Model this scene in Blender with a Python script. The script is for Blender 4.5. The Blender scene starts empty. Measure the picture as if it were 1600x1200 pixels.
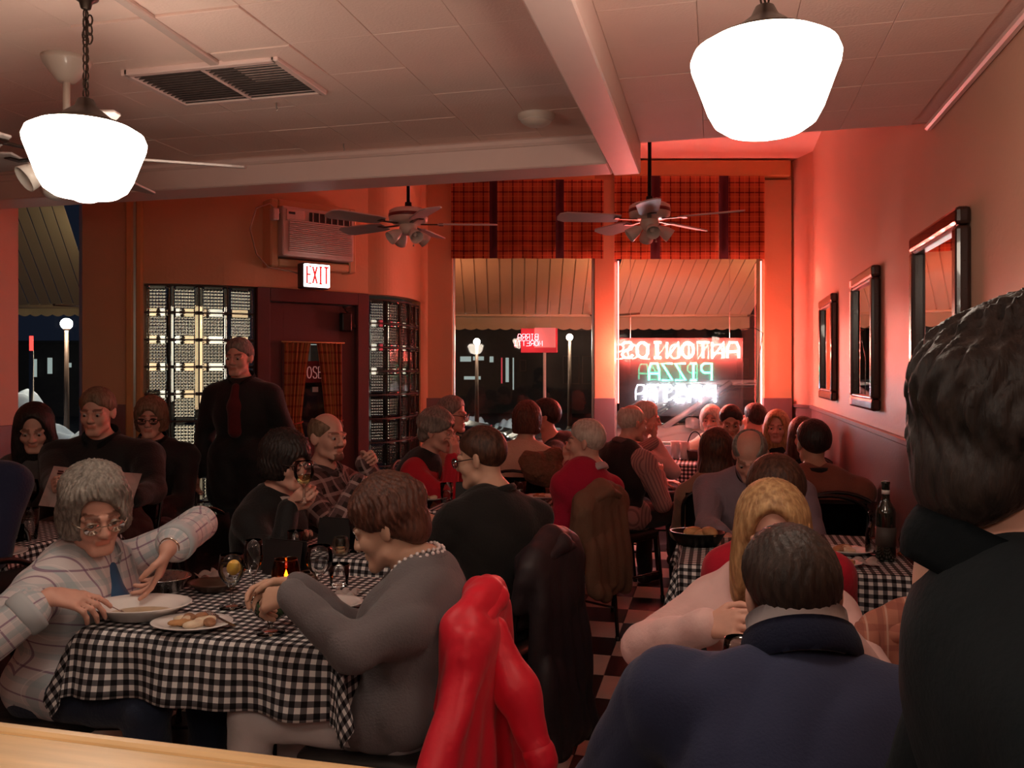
import bpy, bmesh, math, random
import numpy as np
from mathutils import Vector, Matrix

random.seed(7)
SC = bpy.context.scene
COL = SC.collection

# ---------------------------------------------------------------- camera, world, exposure, light levels
F, U0, H0, EYE = 1300.0, 1120.0, 581.0, 1.5
TH = math.atan((U0 - 800) / F)
CT, ST = math.cos(TH), math.sin(TH)
cam_d = bpy.data.cameras.new('camera'); cam = bpy.data.objects.new('camera', cam_d); COL.objects.link(cam)
cam.location = (0, 0, EYE); cam.rotation_euler = (math.pi / 2, 0, TH)
cam_d.sensor_width = 36; cam_d.lens = 36 * F / 1600; cam_d.shift_y = (H0 - 600) / 1600
cam_d.clip_start = .02
SC.camera = cam
vs = SC.view_settings
vs.view_transform = 'Standard'; vs.look = 'None'; vs.gamma = 1; vs.use_curve_mapping = False
vs.exposure = 0.0
LAMP_STRENGTH = 18.0
SC.cycles.transparent_max_bounces = 24
LAMP_COLOR = (1, .84, .68)
NEON_RED = 250.0
NEON_GREEN = 15.0
NEON_BLUE = 60.0
EDGE_GLOW = 16.0
AWNING_FILL = 130.0
world = bpy.data.worlds.new('night_sky'); SC.world = world; world.use_nodes = True
wn = world.node_tree.nodes; wn['Background'].inputs[0].default_value = (.012, .016, .03, 1)
wn['Background'].inputs[1].default_value = .5

def W(u, v, zc):
    """photo pixel + distance along the view axis -> a place in the room"""
    xc = (u - 800) * zc / F
    return Vector((xc * CT - zc * ST, xc * ST + zc * CT, EYE + (H0 - v) * zc / F))
def WZ(u, v, z): return W(u, v, F * (EYE - z) / (v - H0))
def CAMV(xc, zc, z=0): return Vector((xc * CT - zc * ST, xc * ST + zc * CT, z))

# ---------------------------------------------------------------- materials
MATS = {}
def _new(name):
    m = bpy.data.materials.new(name); m.use_nodes = True
    nt = m.node_tree; return m, nt, nt.nodes['Principled BSDF']
def N(nt, typ, **kw):
    n = nt.nodes.new(typ)
    for k, v in kw.items(): setattr(n, k, v)
    return n
def link(nt, a, b): nt.links.new(a, b)
def mat(name, col, rough=.6, metal=0, var=.12, scale=12, bump=.0, bscale=60, spec=.5, coat=0, sheen=0, stretch=None, emit=None, estr=0, trans=0):
    """a plain procedural surface: base colour with noise variation and fine bump"""
    if name in MATS: return MATS[name]
    m, nt, b = _new(name)
    tc = N(nt, 'ShaderNodeTexCoord'); src = tc.outputs['Object']
    if stretch:
        mp = N(nt, 'ShaderNodeMapping'); mp.inputs['Scale'].default_value = stretch; link(nt, src, mp.inputs[0]); src = mp.outputs[0]
    nz = N(nt, 'ShaderNodeTexNoise'); nz.inputs['Scale'].default_value = scale; nz.inputs['Detail'].default_value = 4
    link(nt, src, nz.inputs['Vector'])
    rp = N(nt, 'ShaderNodeMapRange'); rp.inputs['To Min'].default_value = 1 - var; rp.inputs['To Max'].default_value = 1 + var
    link(nt, nz.outputs['Fac'], rp.inputs['Value'])
    mx = N(nt, 'ShaderNodeVectorMath', operation='SCALE'); mx.inputs[0].default_value = col[:3]
    link(nt, rp.outputs[0], mx.inputs['Scale']); link(nt, mx.outputs[0], b.inputs['Base Color'])
    b.inputs['Roughness'].default_value = rough; b.inputs['Metallic'].default_value = metal
    b.inputs['Specular IOR Level'].default_value = spec
    b.inputs['Coat Weight'].default_value = coat; b.inputs['Sheen Weight'].default_value = sheen
    if trans: b.inputs['Transmission Weight'].default_value = trans
    if emit:
        b.inputs['Emission Color'].default_value = (*emit, 1); b.inputs['Emission Strength'].default_value = estr
    if bump:
        n2 = N(nt, 'ShaderNodeTexNoise'); n2.inputs['Scale'].default_value = bscale; n2.inputs['Detail'].default_value = 3
        link(nt, src, n2.inputs['Vector'])
        bp = N(nt, 'ShaderNodeBump'); bp.inputs['Strength'].default_value = bump; bp.inputs['Distance'].default_value = .01
        link(nt, n2.outputs['Fac'], bp.inputs['Height']); link(nt, bp.outputs[0], b.inputs['Normal'])
    MATS[name] = m; return m
def glow(name, col, strength):
    if name in MATS: return MATS[name]
    m, nt, b = _new(name)
    b.inputs['Base Color'].default_value = (*col, 1)
    b.inputs['Emission Color'].default_value = (*col, 1); b.inputs['Emission Strength'].default_value = strength
    MATS[name] = m; return m
def clear(name, tint=(1, 1, 1), refl=1.0, rough=.02):
    """thin clear glass: see-through with fresnel reflections"""
    if name in MATS: return MATS[name]
    m, nt, b = _new(name); nt.nodes.remove(b)
    out = nt.nodes['Material Output']
    t = N(nt, 'ShaderNodeBsdfTransparent'); t.inputs[0].default_value = (*tint, 1)
    g = N(nt, 'ShaderNodeBsdfGlossy'); g.inputs['Roughness'].default_value = rough
    lw = N(nt, 'ShaderNodeFresnel'); lw.inputs[0].default_value = 1.45
    mu = N(nt, 'ShaderNodeMath', operation='MULTIPLY'); mu.inputs[1].default_value = refl; link(nt, lw.outputs[0], mu.inputs[0])
    mx = N(nt, 'ShaderNodeMixShader'); link(nt, mu.outputs[0], mx.inputs[0]); link(nt, t.outputs[0], mx.inputs[1]); link(nt, g.outputs[0], mx.inputs[2])
    link(nt, mx.outputs[0], out.inputs[0]); MATS[name] = m; return m
def plaidmat(name, base, stripes, attr=None, rough=.9, trans=0):
    """woven plaid: stripes = [(axis 0/1, period, offset, width, colour, amount)] over UV or an attribute in metres"""
    if name in MATS: return MATS[name]
    m, nt, b = _new(name)
    if attr:
        s = N(nt, 'ShaderNodeAttribute', attribute_name=attr); src = s.outputs['Vector']
    else:
        s = N(nt, 'ShaderNodeUVMap'); src = s.outputs[0]
    sp = N(nt, 'ShaderNodeSeparateXYZ'); link(nt, src, sp.inputs[0])
    cur = N(nt, 'ShaderNodeRGB'); cur.outputs[0].default_value = (*base, 1); cur = cur.outputs[0]
    for ax, per, off, wid, col, amt in stripes:
        d = N(nt, 'ShaderNodeMath', operation='MULTIPLY_ADD'); d.inputs[1].default_value = 1 / per; d.inputs[2].default_value = off + 100
        link(nt, sp.outputs[ax], d.inputs[0])
        fr = N(nt, 'ShaderNodeMath', operation='FRACT'); link(nt, d.outputs[0], fr.inputs[0])
        lt = N(nt, 'ShaderNodeMath', operation='LESS_THAN'); lt.inputs[1].default_value = wid; link(nt, fr.outputs[0], lt.inputs[0])
        mu = N(nt, 'ShaderNodeMath', operation='MULTIPLY'); mu.inputs[1].default_value = amt; link(nt, lt.outputs[0], mu.inputs[0])
        mx = N(nt, 'ShaderNodeMix', data_type='RGBA'); link(nt, mu.outputs[0], mx.inputs[0]); link(nt, cur, mx.inputs[6]); mx.inputs[7].default_value = (*col, 1)
        cur = mx.outputs[2]
    link(nt, cur, b.inputs['Base Color']); b.inputs['Roughness'].default_value = rough; b.inputs['Sheen Weight'].default_value = .1
    b.inputs['Specular IOR Level'].default_value = .2
    if trans:
        out = nt.nodes['Material Output']; tl = N(nt, 'ShaderNodeBsdfTranslucent'); link(nt, cur, tl.inputs[0])
        ms = N(nt, 'ShaderNodeMixShader'); ms.inputs[0].default_value = trans
        link(nt, b.outputs[0], ms.inputs[1]); link(nt, tl.outputs[0], ms.inputs[2]); link(nt, ms.outputs[0], out.inputs[0])
    MATS[name] = m; return m
GP = .0315
def gingham():
    if 'gingham' in MATS: return MATS['gingham']
    m, nt, b = _new('gingham')
    s = N(nt, 'ShaderNodeUVMap'); sp = N(nt, 'ShaderNodeSeparateXYZ'); link(nt, s.outputs[0], sp.inputs[0])
    ab = []
    for ax in (0, 1):
        d = N(nt, 'ShaderNodeMath', operation='MULTIPLY_ADD'); d.inputs[1].default_value = 1 / GP; d.inputs[2].default_value = 100
        link(nt, sp.outputs[ax], d.inputs[0]); fr = N(nt, 'ShaderNodeMath', operation='FRACT'); link(nt, d.outputs[0], fr.inputs[0])
        lt = N(nt, 'ShaderNodeMath', operation='LESS_THAN'); lt.inputs[1].default_value = .5; link(nt, fr.outputs[0], lt.inputs[0]); ab.append(lt.outputs[0])
    ad = N(nt, 'ShaderNodeMath', operation='ADD'); link(nt, ab[0], ad.inputs[0]); link(nt, ab[1], ad.inputs[1])
    hf = N(nt, 'ShaderNodeMath', operation='MULTIPLY'); hf.inputs[1].default_value = .5; link(nt, ad.outputs[0], hf.inputs[0])
    cr = N(nt, 'ShaderNodeValToRGB'); cr.color_ramp.interpolation = 'CONSTANT'
    e = cr.color_ramp.elements; e[0].position = 0; e[0].color = (.80, .79, .78, 1); e[1].position = .75; e[1].color = (.012, .011, .013, 1)
    k = e.new(.25); k.color = (.13, .125, .135, 1)
    link(nt, hf.outputs[0], cr.inputs[0]); link(nt, cr.outputs[0], b.inputs['Base Color']); b.inputs['Roughness'].default_value = .85
    b.inputs['Specular IOR Level'].default_value = .2
    MATS['gingham'] = m; return m

# ---------------------------------------------------------------- objects
def thing(name, label, cat, loc=(0, 0, 0), rotz=0, group=None, kind=None):
    o = bpy.data.objects.new(name, None); COL.objects.link(o); o.empty_display_size = .1
    o.location = loc; o.rotation_euler = (0, 0, rotz)
    o['label'] = label; o['category'] = cat
    if group: o['group'] = group
    if kind: o['kind'] = kind
    return o
def tag(o, label, cat, group=None, kind=None):
    o['label'] = label; o['category'] = cat
    if group: o['group'] = group
    if kind: o['kind'] = kind
    return o
def world_m(o):
    m = Matrix.Translation(o.location) @ o.rotation_euler.to_matrix().to_4x4()
    return world_m(o.parent) @ m if o.parent else m
def mesh_obj(name, me, material, parent=None, world=False):
    o = bpy.data.objects.new(name, me); COL.objects.link(o)
    if material is not None:
        for q in (material if isinstance(material, (list, tuple)) else [material]): me.materials.append(q)
    if parent is not None:
        if world: me.transform(world_m(parent).inverted())
        o.parent = parent
    return o
def dup(root, loc, rotz=0, label=None, group=None):
    r = root.copy(); COL.objects.link(r); r.location = loc; r.rotation_euler = (0, 0, rotz)
    if label: r['label'] = label
    if group: r['group'] = group
    for ch in list(root.children):
        c = ch.copy(); COL.objects.link(c); c.parent = r
        for g in list(ch.children):
            d = g.copy(); COL.objects.link(d); d.parent = c
    return r
class B:
    """collects shapes into one mesh"""
    def __init__(s): s.bm = bmesh.new(); s.uv = None
    def box(s, c, size, rot=None, bev=.004, seg=1):
        b = bmesh.new(); bmesh.ops.create_cube(b, size=1)
        bmesh.ops.scale(b, vec=Vector(size), verts=b.verts)
        bev = min(bev, min(size) * .45)
        if bev > 0: bmesh.ops.bevel(b, geom=b.edges[:], offset=bev, segments=seg, affect='EDGES', profile=.5)
        M = Matrix.Translation(Vector(c))
        if rot is not None: M = M @ (rot.to_4x4() if hasattr(rot, 'to_4x4') else Matrix.Rotation(rot, 4, 'Z'))
        b.transform(M); s._add(b); return s
    def _add(s, b):
        me = bpy.data.meshes.new('t'); b.to_mesh(me); b.free(); s.bm.from_mesh(me); bpy.data.meshes.remove(me)
    def tube(s, pts, r, seg=8, cap=True, closed=False):
        pts = [Vector(p) for p in pts]; n = len(pts); rings = []
        rr = r if isinstance(r, (list, tuple)) else [r] * n
        up = None
        for i, p in enumerate(pts):
            if closed: t = pts[(i + 1) % n] - pts[i - 1]
            else: t = pts[min(i + 1, n - 1)] - pts[max(i - 1, 0)]
            if t.length < 1e-9: t = Vector((0, 0, 1))
            t.normalize()
            if up is None:
                up = t.orthogonal().normalized()
            else:
                up = (up - t * up.dot(t))
                up = up.normalized() if up.length > 1e-6 else t.orthogonal().normalized()
            sd = t.cross(up)
            rings.append([s.bm.verts.new(p + (up * math.cos(a) + sd * math.sin(a)) * rr[i]) for a in [2 * math.pi * k / seg for k in range(seg)]])
        for i in range(n if closed else n - 1):
            a, b = rings[i], rings[(i + 1) % n]
            for k in range(seg):
                f = s.bm.faces.new((a[k], a[(k + 1) % seg], b[(k + 1) % seg], b[k])); f.smooth = True
        if cap and not closed:
            s.bm.faces.new(rings[0][::-1]); s.bm.faces.new(rings[-1])
        return s
    def lathe(s, prof, c=(0, 0, 0), seg=24, sx=1, sy=1, smooth=True, M=None):
        """profile [(r,z)...] turned round the z axis"""
        c = Vector(c); rings = []
        for r, z in prof:
            if r < 1e-6: vs_ = [Vector((0, 0, z))]
            else: vs_ = [Vector((r * sx * math.cos(2 * math.pi * k / seg), r * sy * math.sin(2 * math.pi * k / seg), z)) for k in range(seg)]
            rings.append([s.bm.verts.new(((M @ q) if M else q) + c) for q in vs_])
        for a, b in zip(rings, rings[1:]):
            for k in range(seg):
                q = [a[k % len(a)], a[(k + 1) % len(a)], b[(k + 1) % len(b)], b[k % len(b)]]
                q = list(dict.fromkeys(q))
                if len(q) > 2:
                    try: f = s.bm.faces.new(q); f.smooth = smooth
                    except ValueError: pass
        return s
    def ball(s, c, r, seg=12, R=None):
        b = bmesh.new(); bmesh.ops.create_uvsphere(b, u_segments=seg, v_segments=max(6, seg // 2 + 2), radius=1)
        M = Matrix.Translation(Vector(c))
        if R is not None: M = M @ R.to_4x4()
        rr = r if isinstance(r, (tuple, list)) else (r, r, r)
        M = M @ Matrix.Diagonal((*rr, 1)); b.transform(M)
        for f in b.faces: f.smooth = True
        s._add(b); return s
    def grid(s, fn, nu, nv, uvfn=None, smooth=True, thick=0):
        V = [[s.bm.verts.new(fn(i / nu, j / nv)) for j in range(nv + 1)] for i in range(nu + 1)]
        fs = []
        for i in range(nu):
            for j in range(nv):
                f = s.bm.faces.new((V[i][j], V[i + 1][j], V[i + 1][j + 1], V[i][j + 1])); f.smooth = smooth; fs.append(f)
                if uvfn:
                    L = s.bm.loops.layers.uv.verify()
                    for lp, (a, b) in zip(f.loops, ((i, j), (i + 1, j), (i + 1, j + 1), (i, j + 1))): lp[L].uv = uvfn(a / nu, b / nv)
        if thick: bmesh.ops.solidify(s.bm, geom=fs, thickness=thick)
        return s
    def prism(s, pts, z0, z1, bev=0):
        b = bmesh.new(); lo = [b.verts.new((p[0], p[1], z0)) for p in pts]; hi = [b.verts.new((p[0], p[1], z1)) for p in pts]
        n = len(pts)
        b.faces.new(lo[::-1]); b.faces.new(hi)
        for i in range(n): b.faces.new((lo[i], lo[(i + 1) % n], hi[(i + 1) % n], hi[i]))
        bmesh.ops.recalc_face_normals(b, faces=b.faces[:])
        if bev: bmesh.ops.bevel(b, geom=b.edges[:], offset=bev, segments=1, affect='EDGES')
        s._add(b); return s
    def xf(s, M): s.bm.transform(M); return s
    def mesh(s, name):
        me = bpy.data.meshes.new(name); bmesh.ops.recalc_face_normals(s.bm, faces=s.bm.faces[:]) if False else None
        s.bm.to_mesh(me); s.bm.free(); return me
    def build(s, name, material, parent=None, world=False, kind=None, label=None):
        o = mesh_obj(name, s.mesh(name), material, parent, world)
        if kind: o['kind'] = kind
        if label: o['label'] = label
        return o
def struct(name, b, material, parent=None):
    o = b.build(name, material, parent, world=parent is not None); o['kind'] = 'structure'; return o
def arc(n, f): return [f(i / n) for i in range(n + 1)]

# ---------------------------------------------------------------- signed-distance modelling (bodies, hair, cloth)
def _ell(p, c, R, r):
    q = (p - c) @ R if R is not None else p - c
    k0 = np.sqrt(((q / r) ** 2).sum(-1)) + 1e-9; k1 = np.sqrt(((q / (r * r)) ** 2).sum(-1)) + 1e-9
    return k0 * (k0 - 1) / k1
def _rc(p, a, b, ra, rb):
    ba = b - a; pa = p - a; l2 = (ba * ba).sum() + 1e-12
    t = np.clip((pa @ ba) / l2, 0, 1)
    q = pa - t[..., None] * ba
    return np.sqrt((q * q).sum(-1)) - (ra + (rb - ra) * t)
def _box(p, c, R, h, r):
    q = np.abs((p - c) @ R if R is not None else p - c) - (h - r)
    return np.sqrt((np.maximum(q, 0) ** 2).sum(-1)) + np.minimum(q.max(-1), 0) - r
def A3(v): return np.array(v, dtype=np.float32)
class Sdf:
    def __init__(s): s.P = []; s.post = None
    def rc(s, a, b, ra, rb=None, k=.03): s.P.append(('rc', (A3(a), A3(b), ra, ra if rb is None else rb), k, 1)); return s
    def el(s, c, r, R=None, k=.03): s.P.append(('el', (A3(c), None if R is None else A3(R), A3(r)), k, 1)); return s
    def bx(s, c, h, R=None, r=.01, k=.02): s.P.append(('bx', (A3(c), None if R is None else A3(R), A3(h), r), k, 1)); return s
    def cut(s, c, r, R=None, k=.01): s.P.append(('el', (A3(c), None if R is None else A3(R), A3(r)), k, -1)); return s
    @staticmethod
    def d(prim, p):
        t, a = prim[0], prim[1]
        return _rc(p, *a) if t == 'rc' else _ell(p, *a) if t == 'el' else _box(p, *a)
    def bounds(s):
        lo, hi = [], []
        for t, a, k, sg in s.P:
            if sg < 0: continue
            if t == 'rc':
                m = max(a[2], a[3]); lo.append(np.minimum(a[0], a[1]) - m); hi.append(np.maximum(a[0], a[1]) + m)
            else:
                m = float(np.max(a[2])) * (1.8 if t == 'bx' else 1); lo.append(a[0] - m); hi.append(a[0] + m)
        return np.min(lo, 0), np.max(hi, 0)
    def surf(s, vox):
        BS = 6
        lo, hi = s.bounds(); lo = lo - 3 * vox; hi = hi + 3 * vox
        nb = np.ceil((hi - lo) / (vox * BS)).astype(int) + 1
        ii = np.stack(np.meshgrid(*[np.arange(n) for n in nb], indexing='ij'), -1).reshape(-1, 3)
        base = (lo + ii * (BS * vox)).astype(np.float32)
        off = np.stack(np.meshgrid(*[np.arange(BS)] * 3, indexing='ij'), -1).reshape(-1, 3).astype(np.float32) * np.float32(vox)
        cen = base + np.float32((BS - 1) * vox / 2); hd = BS * vox * .5 * 1.75
        D = np.full((len(base), BS ** 3), .5, np.float32)
        touched = np.zeros(len(base), bool)
        for pr in s.P:
            k = pr[2]; m = s.d(pr, cen) < hd + k + 2 * vox
            if pr[3] < 0: m &= touched
            if not m.any(): continue
            d = s.d(pr, base[m][:, None, :] + off[None])
            c = D[m]
            if pr[3] > 0:
                h = np.maximum(k - np.abs(c - d), 0) / k; D[m] = np.minimum(c, d) - h * h * k * .25; touched |= m
            else:
                d = -d; h = np.maximum(k - np.abs(c - d), 0) / k; D[m] = np.maximum(c, d) + h * h * k * .25
        if s.post is not None:
            m = touched
            D[m] = s.post((base[m][:, None, :] + off[None]), D[m])
        n = nb * BS
        G = D.reshape(*nb, BS, BS, BS).transpose(0, 3, 1, 4, 2, 5).reshape(*n)
        return nets(G, lo, vox)
def nets(G, lo, vox):
    S = G < 0
    C = [(i, j, k) for i in (0, 1) for j in (0, 1) for k in (0, 1)]
    sl = lambda A, c: A[c[0]:A.shape[0] - 1 + c[0], c[1]:A.shape[1] - 1 + c[1], c[2]:A.shape[2] - 1 + c[2]]
    cnt = np.zeros(tuple(np.array(G.shape) - 1), np.int8)
    for c in C: cnt += sl(S, c)
    act = np.argwhere((cnt > 0) & (cnt < 8))
    if len(act) == 0: return np.zeros((0, 3)), np.zeros((0, 4), int)
    vals = np.stack([G[act[:, 0] + c[0], act[:, 1] + c[1], act[:, 2] + c[2]] for c in C], 1)
    acc = np.zeros((len(act), 3)); num = np.zeros(len(act))
    for a in range(8):
        for b in range(a + 1, 8):
            ca, cb = np.array(C[a]), np.array(C[b])
            if np.abs(ca - cb).sum() != 1: continue
            va, vb = vals[:, a], vals[:, b]; m = (va < 0) != (vb < 0)
            t = np.where(m, va / np.where(m, va - vb, 1), 0)
            acc += np.where(m[:, None], ca + t[:, None] * (cb - ca), 0); num += m
    V = lo + vox * (act + acc / num[:, None])
    idx = np.full(cnt.shape, -1, np.int32); idx[tuple(act.T)] = np.arange(len(act))
    Q = []
    for ax in range(3):
        o1, o2 = (ax + 1) % 3, (ax + 2) % 3
        a = [slice(None)] * 3; b = [slice(None)] * 3; a[ax] = slice(0, -1); b[ax] = slice(1, None)
        e = S[tuple(a)] != S[tuple(b)]
        pos = np.argwhere(e)
        pos = pos[(pos[:, o1] > 0) & (pos[:, o2] > 0) & (pos[:, o1] < cnt.shape[o1]) & (pos[:, o2] < cnt.shape[o2])]
        if not len(pos): continue
        ins = S[tuple(pos.T)]
        def g(d1, d2):
            q = pos.copy(); q[:, o1] -= d1; q[:, o2] -= d2; return idx[tuple(q.T)]
        q = np.stack([g(1, 1), g(0, 1), g(0, 0), g(1, 0)], 1)
        q[~ins] = q[~ins][:, ::-1]; Q.append(q)
    Q = np.concatenate(Q); Q = Q[(Q >= 0).all(1)]
    return V, Q
def np_mesh(name, V, Q):
    me = bpy.data.meshes.new(name)
    me.vertices.add(len(V)); me.vertices.foreach_set('co', np.asarray(V, np.float32).ravel())
    me.loops.add(Q.size); me.loops.foreach_set('vertex_index', Q.astype(np.int32).ravel())
    me.polygons.add(len(Q)); me.polygons.foreach_set('loop_start', np.arange(0, Q.size, 4, dtype=np.int32))
    me.polygons.foreach_set('loop_total', np.full(len(Q), 4, np.int32))
    me.polygons.foreach_set('use_smooth', np.ones(len(Q), bool))
    me.update(calc_edges=True); return me
def set_col(me, cols, name='tone'):
    a = me.color_attributes.new(name, 'FLOAT_COLOR', 'POINT')
    c = np.ones((len(me.vertices), 4), np.float32); c[:, :3] = cols; a.data.foreach_set('color', c.ravel())
def set_vec(me, v, name='pco'):
    a = me.attributes.new(name, 'FLOAT_VECTOR', 'POINT'); a.data.foreach_set('vector', np.asarray(v, np.float32).ravel())
def wob(p, f, amp, ph=0):
    x, y, z = p[..., 0], p[..., 1], p[..., 2]
    return amp * (np.sin(f * (x + .6 * z) + ph) + np.sin(f * 1.3 * (y - .5 * z) + 1.7 + ph) + .7 * np.sin(f * .8 * (z + .8 * y - .5 * x) + .6 + 2 * ph)) / 2.7

def crease(p, amp, f=20, ph=0.0):
    """soft cloth folds: rounded ridges with sharp valleys"""
    x, y, z = p[..., 0], p[..., 1], p[..., 2]
    w1 = f * (.55 * z + .75 * x - .45 * y) + 1.6 * np.sin(7 * z + 5 * y + ph) + ph
    w2 = f * .8 * (.6 * z - .6 * x + .6 * y) + 1.8 * np.sin(6 * x - 5 * z + ph) + 2 * ph
    m = .5 + .5 * np.sin(5 * x + 4 * y + 6 * z + ph)
    return amp * ((np.abs(np.sin(w1)) - .63) * m + (np.abs(np.sin(w2)) - .63) * (1 - m)) * -1.0
# ---------------------------------------------------------------- the room
XR, XL, YB = .845, -4.4, -2.6          # right wall, left wall, back wall
ZLOW, ZBAY, ZBEAM = 2.5, 3.5, 2.37
YE = 3.67                               # where the low ceiling stops and the high window bay begins
ZF = 7.9                                # facade, along the view axis
RAIL = 1.18
ochre = mat('ochre_wall_paint', (.58, .35, .19), .55, var=.06, scale=3, bump=.12, bscale=40)
salmon = mat('salmon_wall_paint', (.62, .39, .28), .5, var=.05, scale=2, bump=.1, bscale=50)
mauve = mat('mauve_wainscot_paint', (.19, .105, .105), .38, var=.12, scale=6, bump=.1, bscale=60)
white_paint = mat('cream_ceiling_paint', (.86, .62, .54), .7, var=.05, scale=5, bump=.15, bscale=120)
beam_paint = mat('glossy_cream_beam_paint', (.80, .59, .54), .4, var=.04)
trim_paint = mat('ochre_trim_paint', (.58, .33, .13), .42, var=.06)
steel = mat('brushed_aluminium', (.62, .6, .58), .3, 1, var=.05)
black_metal = mat('black_metal', (.015, .014, .014), .35, .6)
brass_dark = mat('dark_bronze', (.05, .032, .024), .38, .8, var=.2)

def fbox(b, u0, u1, v0, v1, zc, depth, bev=.004):
    """box parallel to the facade; its near face is at zc"""
    c = W((u0 + u1) / 2, (v0 + v1) / 2, zc); c += CAMV(0, depth / 2)
    # keep the size measured on the near face
    p0, p1 = W(u0, v0, zc), W(u1, v1, zc); m = (p0 + p1) / 2 + CAMV(0, depth / 2)
    b.box(m, (abs(u1 - u0) * zc / F, depth, abs(v1 - v0) * zc / F), rot=TH, bev=bev); return b
def vz(z, zc): return H0 - (z - EYE) * F / zc

# floor: slab and checkerboard tiles
TILE, TX0, TY0 = .2936, -.543, 6.16
fl = struct('floor', B().box((-1.8, 3.4, -.06), (7.6, 13, .1), bev=0), mat('black_floor_base', (.02, .018, .018), .5))
tb = mat('black_vinyl_tile', (.016, .014, .014), .3, var=.25, scale=30, spec=.5)
tw = mat('cream_vinyl_tile', (.62, .54, .47), .3, var=.12, scale=14, spec=.5)
def tile_mesh(m):
    me = B().box((0, 0, 0), (TILE - .002, TILE - .002, .012), bev=.0015).mesh('tile'); me.materials.append(m); return me
tmb, tmw = tile_mesh(tb), tile_mesh(tw)
for i in range(-7, 5):
    for j in range(-19, 4):
        if len(fl.children) >= 300: break
        x = TX0 + (i - .5) * TILE; y = TY0 + (j + .5) * TILE
        if x > XR - .1: continue
        o = bpy.data.objects.new('tile', tmw if (i + j) % 2 == TPAR else tmb) if False else bpy.data.objects.new('tile', tmw if (i + j) % 2 else tmb)
        COL.objects.link(o); o.parent = fl; o.location = (x, y, -.006)

# right wall: straight run, then a short splayed piece to the facade corner
yb = 7.97
cor = CAMV((1237 - 800) * ZF / F, ZF)
wr = struct('wall_right', B().prism([(XR, YB), (XR + .15, YB), (XR + .15, yb), (cor.x + .15, cor.y), (cor.x, cor.y), (XR, yb)], 0, ZBAY), salmon)
struct('wainscot_panel', B().prism([(XR - .012, YB), (XR + .02, YB), (XR + .02, yb), (cor.x + .02, cor.y), (cor.x - .012, cor.y), (XR - .012, yb)], 0, RAIL), mauve, wr)
struct('chair_rail', B().prism([(XR - .03, YB), (XR, YB), (XR, yb), (cor.x, cor.y), (cor.x - .03, cor.y), (XR - .03, yb)], RAIL - .012, RAIL + .018, bev=.004), mauve, wr)
struct('crown_molding', B().box((XR - .015, (YE + YB) / 2, ZLOW - .012), (.03, YE - YB, .03), bev=.008), beam_paint, wr)
struct('wall_back', B().box((-1.8, YB - .05, 1.75), (5.6, .1, 3.5)), ochre)
wl = struct('wall_left', B().box((XL - .1, (YB + 4.48) / 2, 1.75), (.2, 4.48 - YB, 3.5), bev=.005), salmon)
struct('wainscot_panel', B().box((XL + .002, (YB + 4.48) / 2, .58), (.03, 4.49 - YB, 1.16), bev=.003), mauve, wl)

# low ceiling of square tiles on both sides of the long beam, the high bay ceiling beyond
XB0, XB1 = -.445, -.325
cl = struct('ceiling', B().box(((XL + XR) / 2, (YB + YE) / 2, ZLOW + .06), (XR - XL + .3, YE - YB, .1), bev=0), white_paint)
CT_ = .272
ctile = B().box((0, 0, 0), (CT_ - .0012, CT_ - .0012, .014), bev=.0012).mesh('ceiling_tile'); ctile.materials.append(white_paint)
rc_ = random.Random(3); nct = 0
for side in (0, 1):
    i = 0
    xs = [XB1 + .0 + CT_ * (k + .5) for k in range(5)] if side == 0 else [XB0 - CT_ * (k + .5) for k in range(9)]
    for x in xs:
        for j in range(22):
            y = YE - .02 - CT_ * (j + .5)
            if y < -1.2 or x + CT_ / 2 > XR + .14 or (j > 12 and side == 1): continue
            if nct >= 300: break
            o = bpy.data.objects.new('ceiling_tile', ctile); COL.objects.link(o); o.parent = cl
            sag = rc_.choice([0, 0, 0, -.0005, -.001]); tilt = rc_.gauss(0, .0012)
            if side == 1 and (round((x - XB0) / CT_ - .5), j) in ((-4, 4), (-4, 5), (-5, 5)): sag = -.006; tilt = .012
            o.location = (x, y, ZLOW + .004 + sag); o.rotation_euler = (tilt, rc_.gauss(0, .0018), 0); nct += 1
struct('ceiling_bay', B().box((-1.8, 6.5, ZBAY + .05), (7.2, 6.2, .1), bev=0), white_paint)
struct('trim_bay_fascia', B().box(((XL + XR) / 2, YE + .03, (ZLOW + ZBAY) / 2 + .02), (XR - XL, .06, ZBAY - ZLOW), bev=0), salmon)
struct('trim_beam_long', B().box(((XB0 + XB1) / 2, (YB + YE) / 2 + .01, (ZBEAM + ZLOW) / 2 + .01), (XB1 - XB0, YE - YB + .02, ZLOW - ZBEAM + .02), bev=.006), beam_paint)
bl = struct('trim_beam_cross', B().box(((XL + XB0) / 2 + .02, YE - .1, (ZBEAM + ZLOW) / 2 + .011), (XB0 - XL - .04, .2, ZLOW - ZBEAM + .022), bev=.006), beam_paint)
struct('beam_molding', B().box(((XL + XB0) / 2 + .02, YE - .205, ZLOW - .02), (XB0 - XL - .05, .03, .035), bev=.01), beam_paint, bl)

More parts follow.
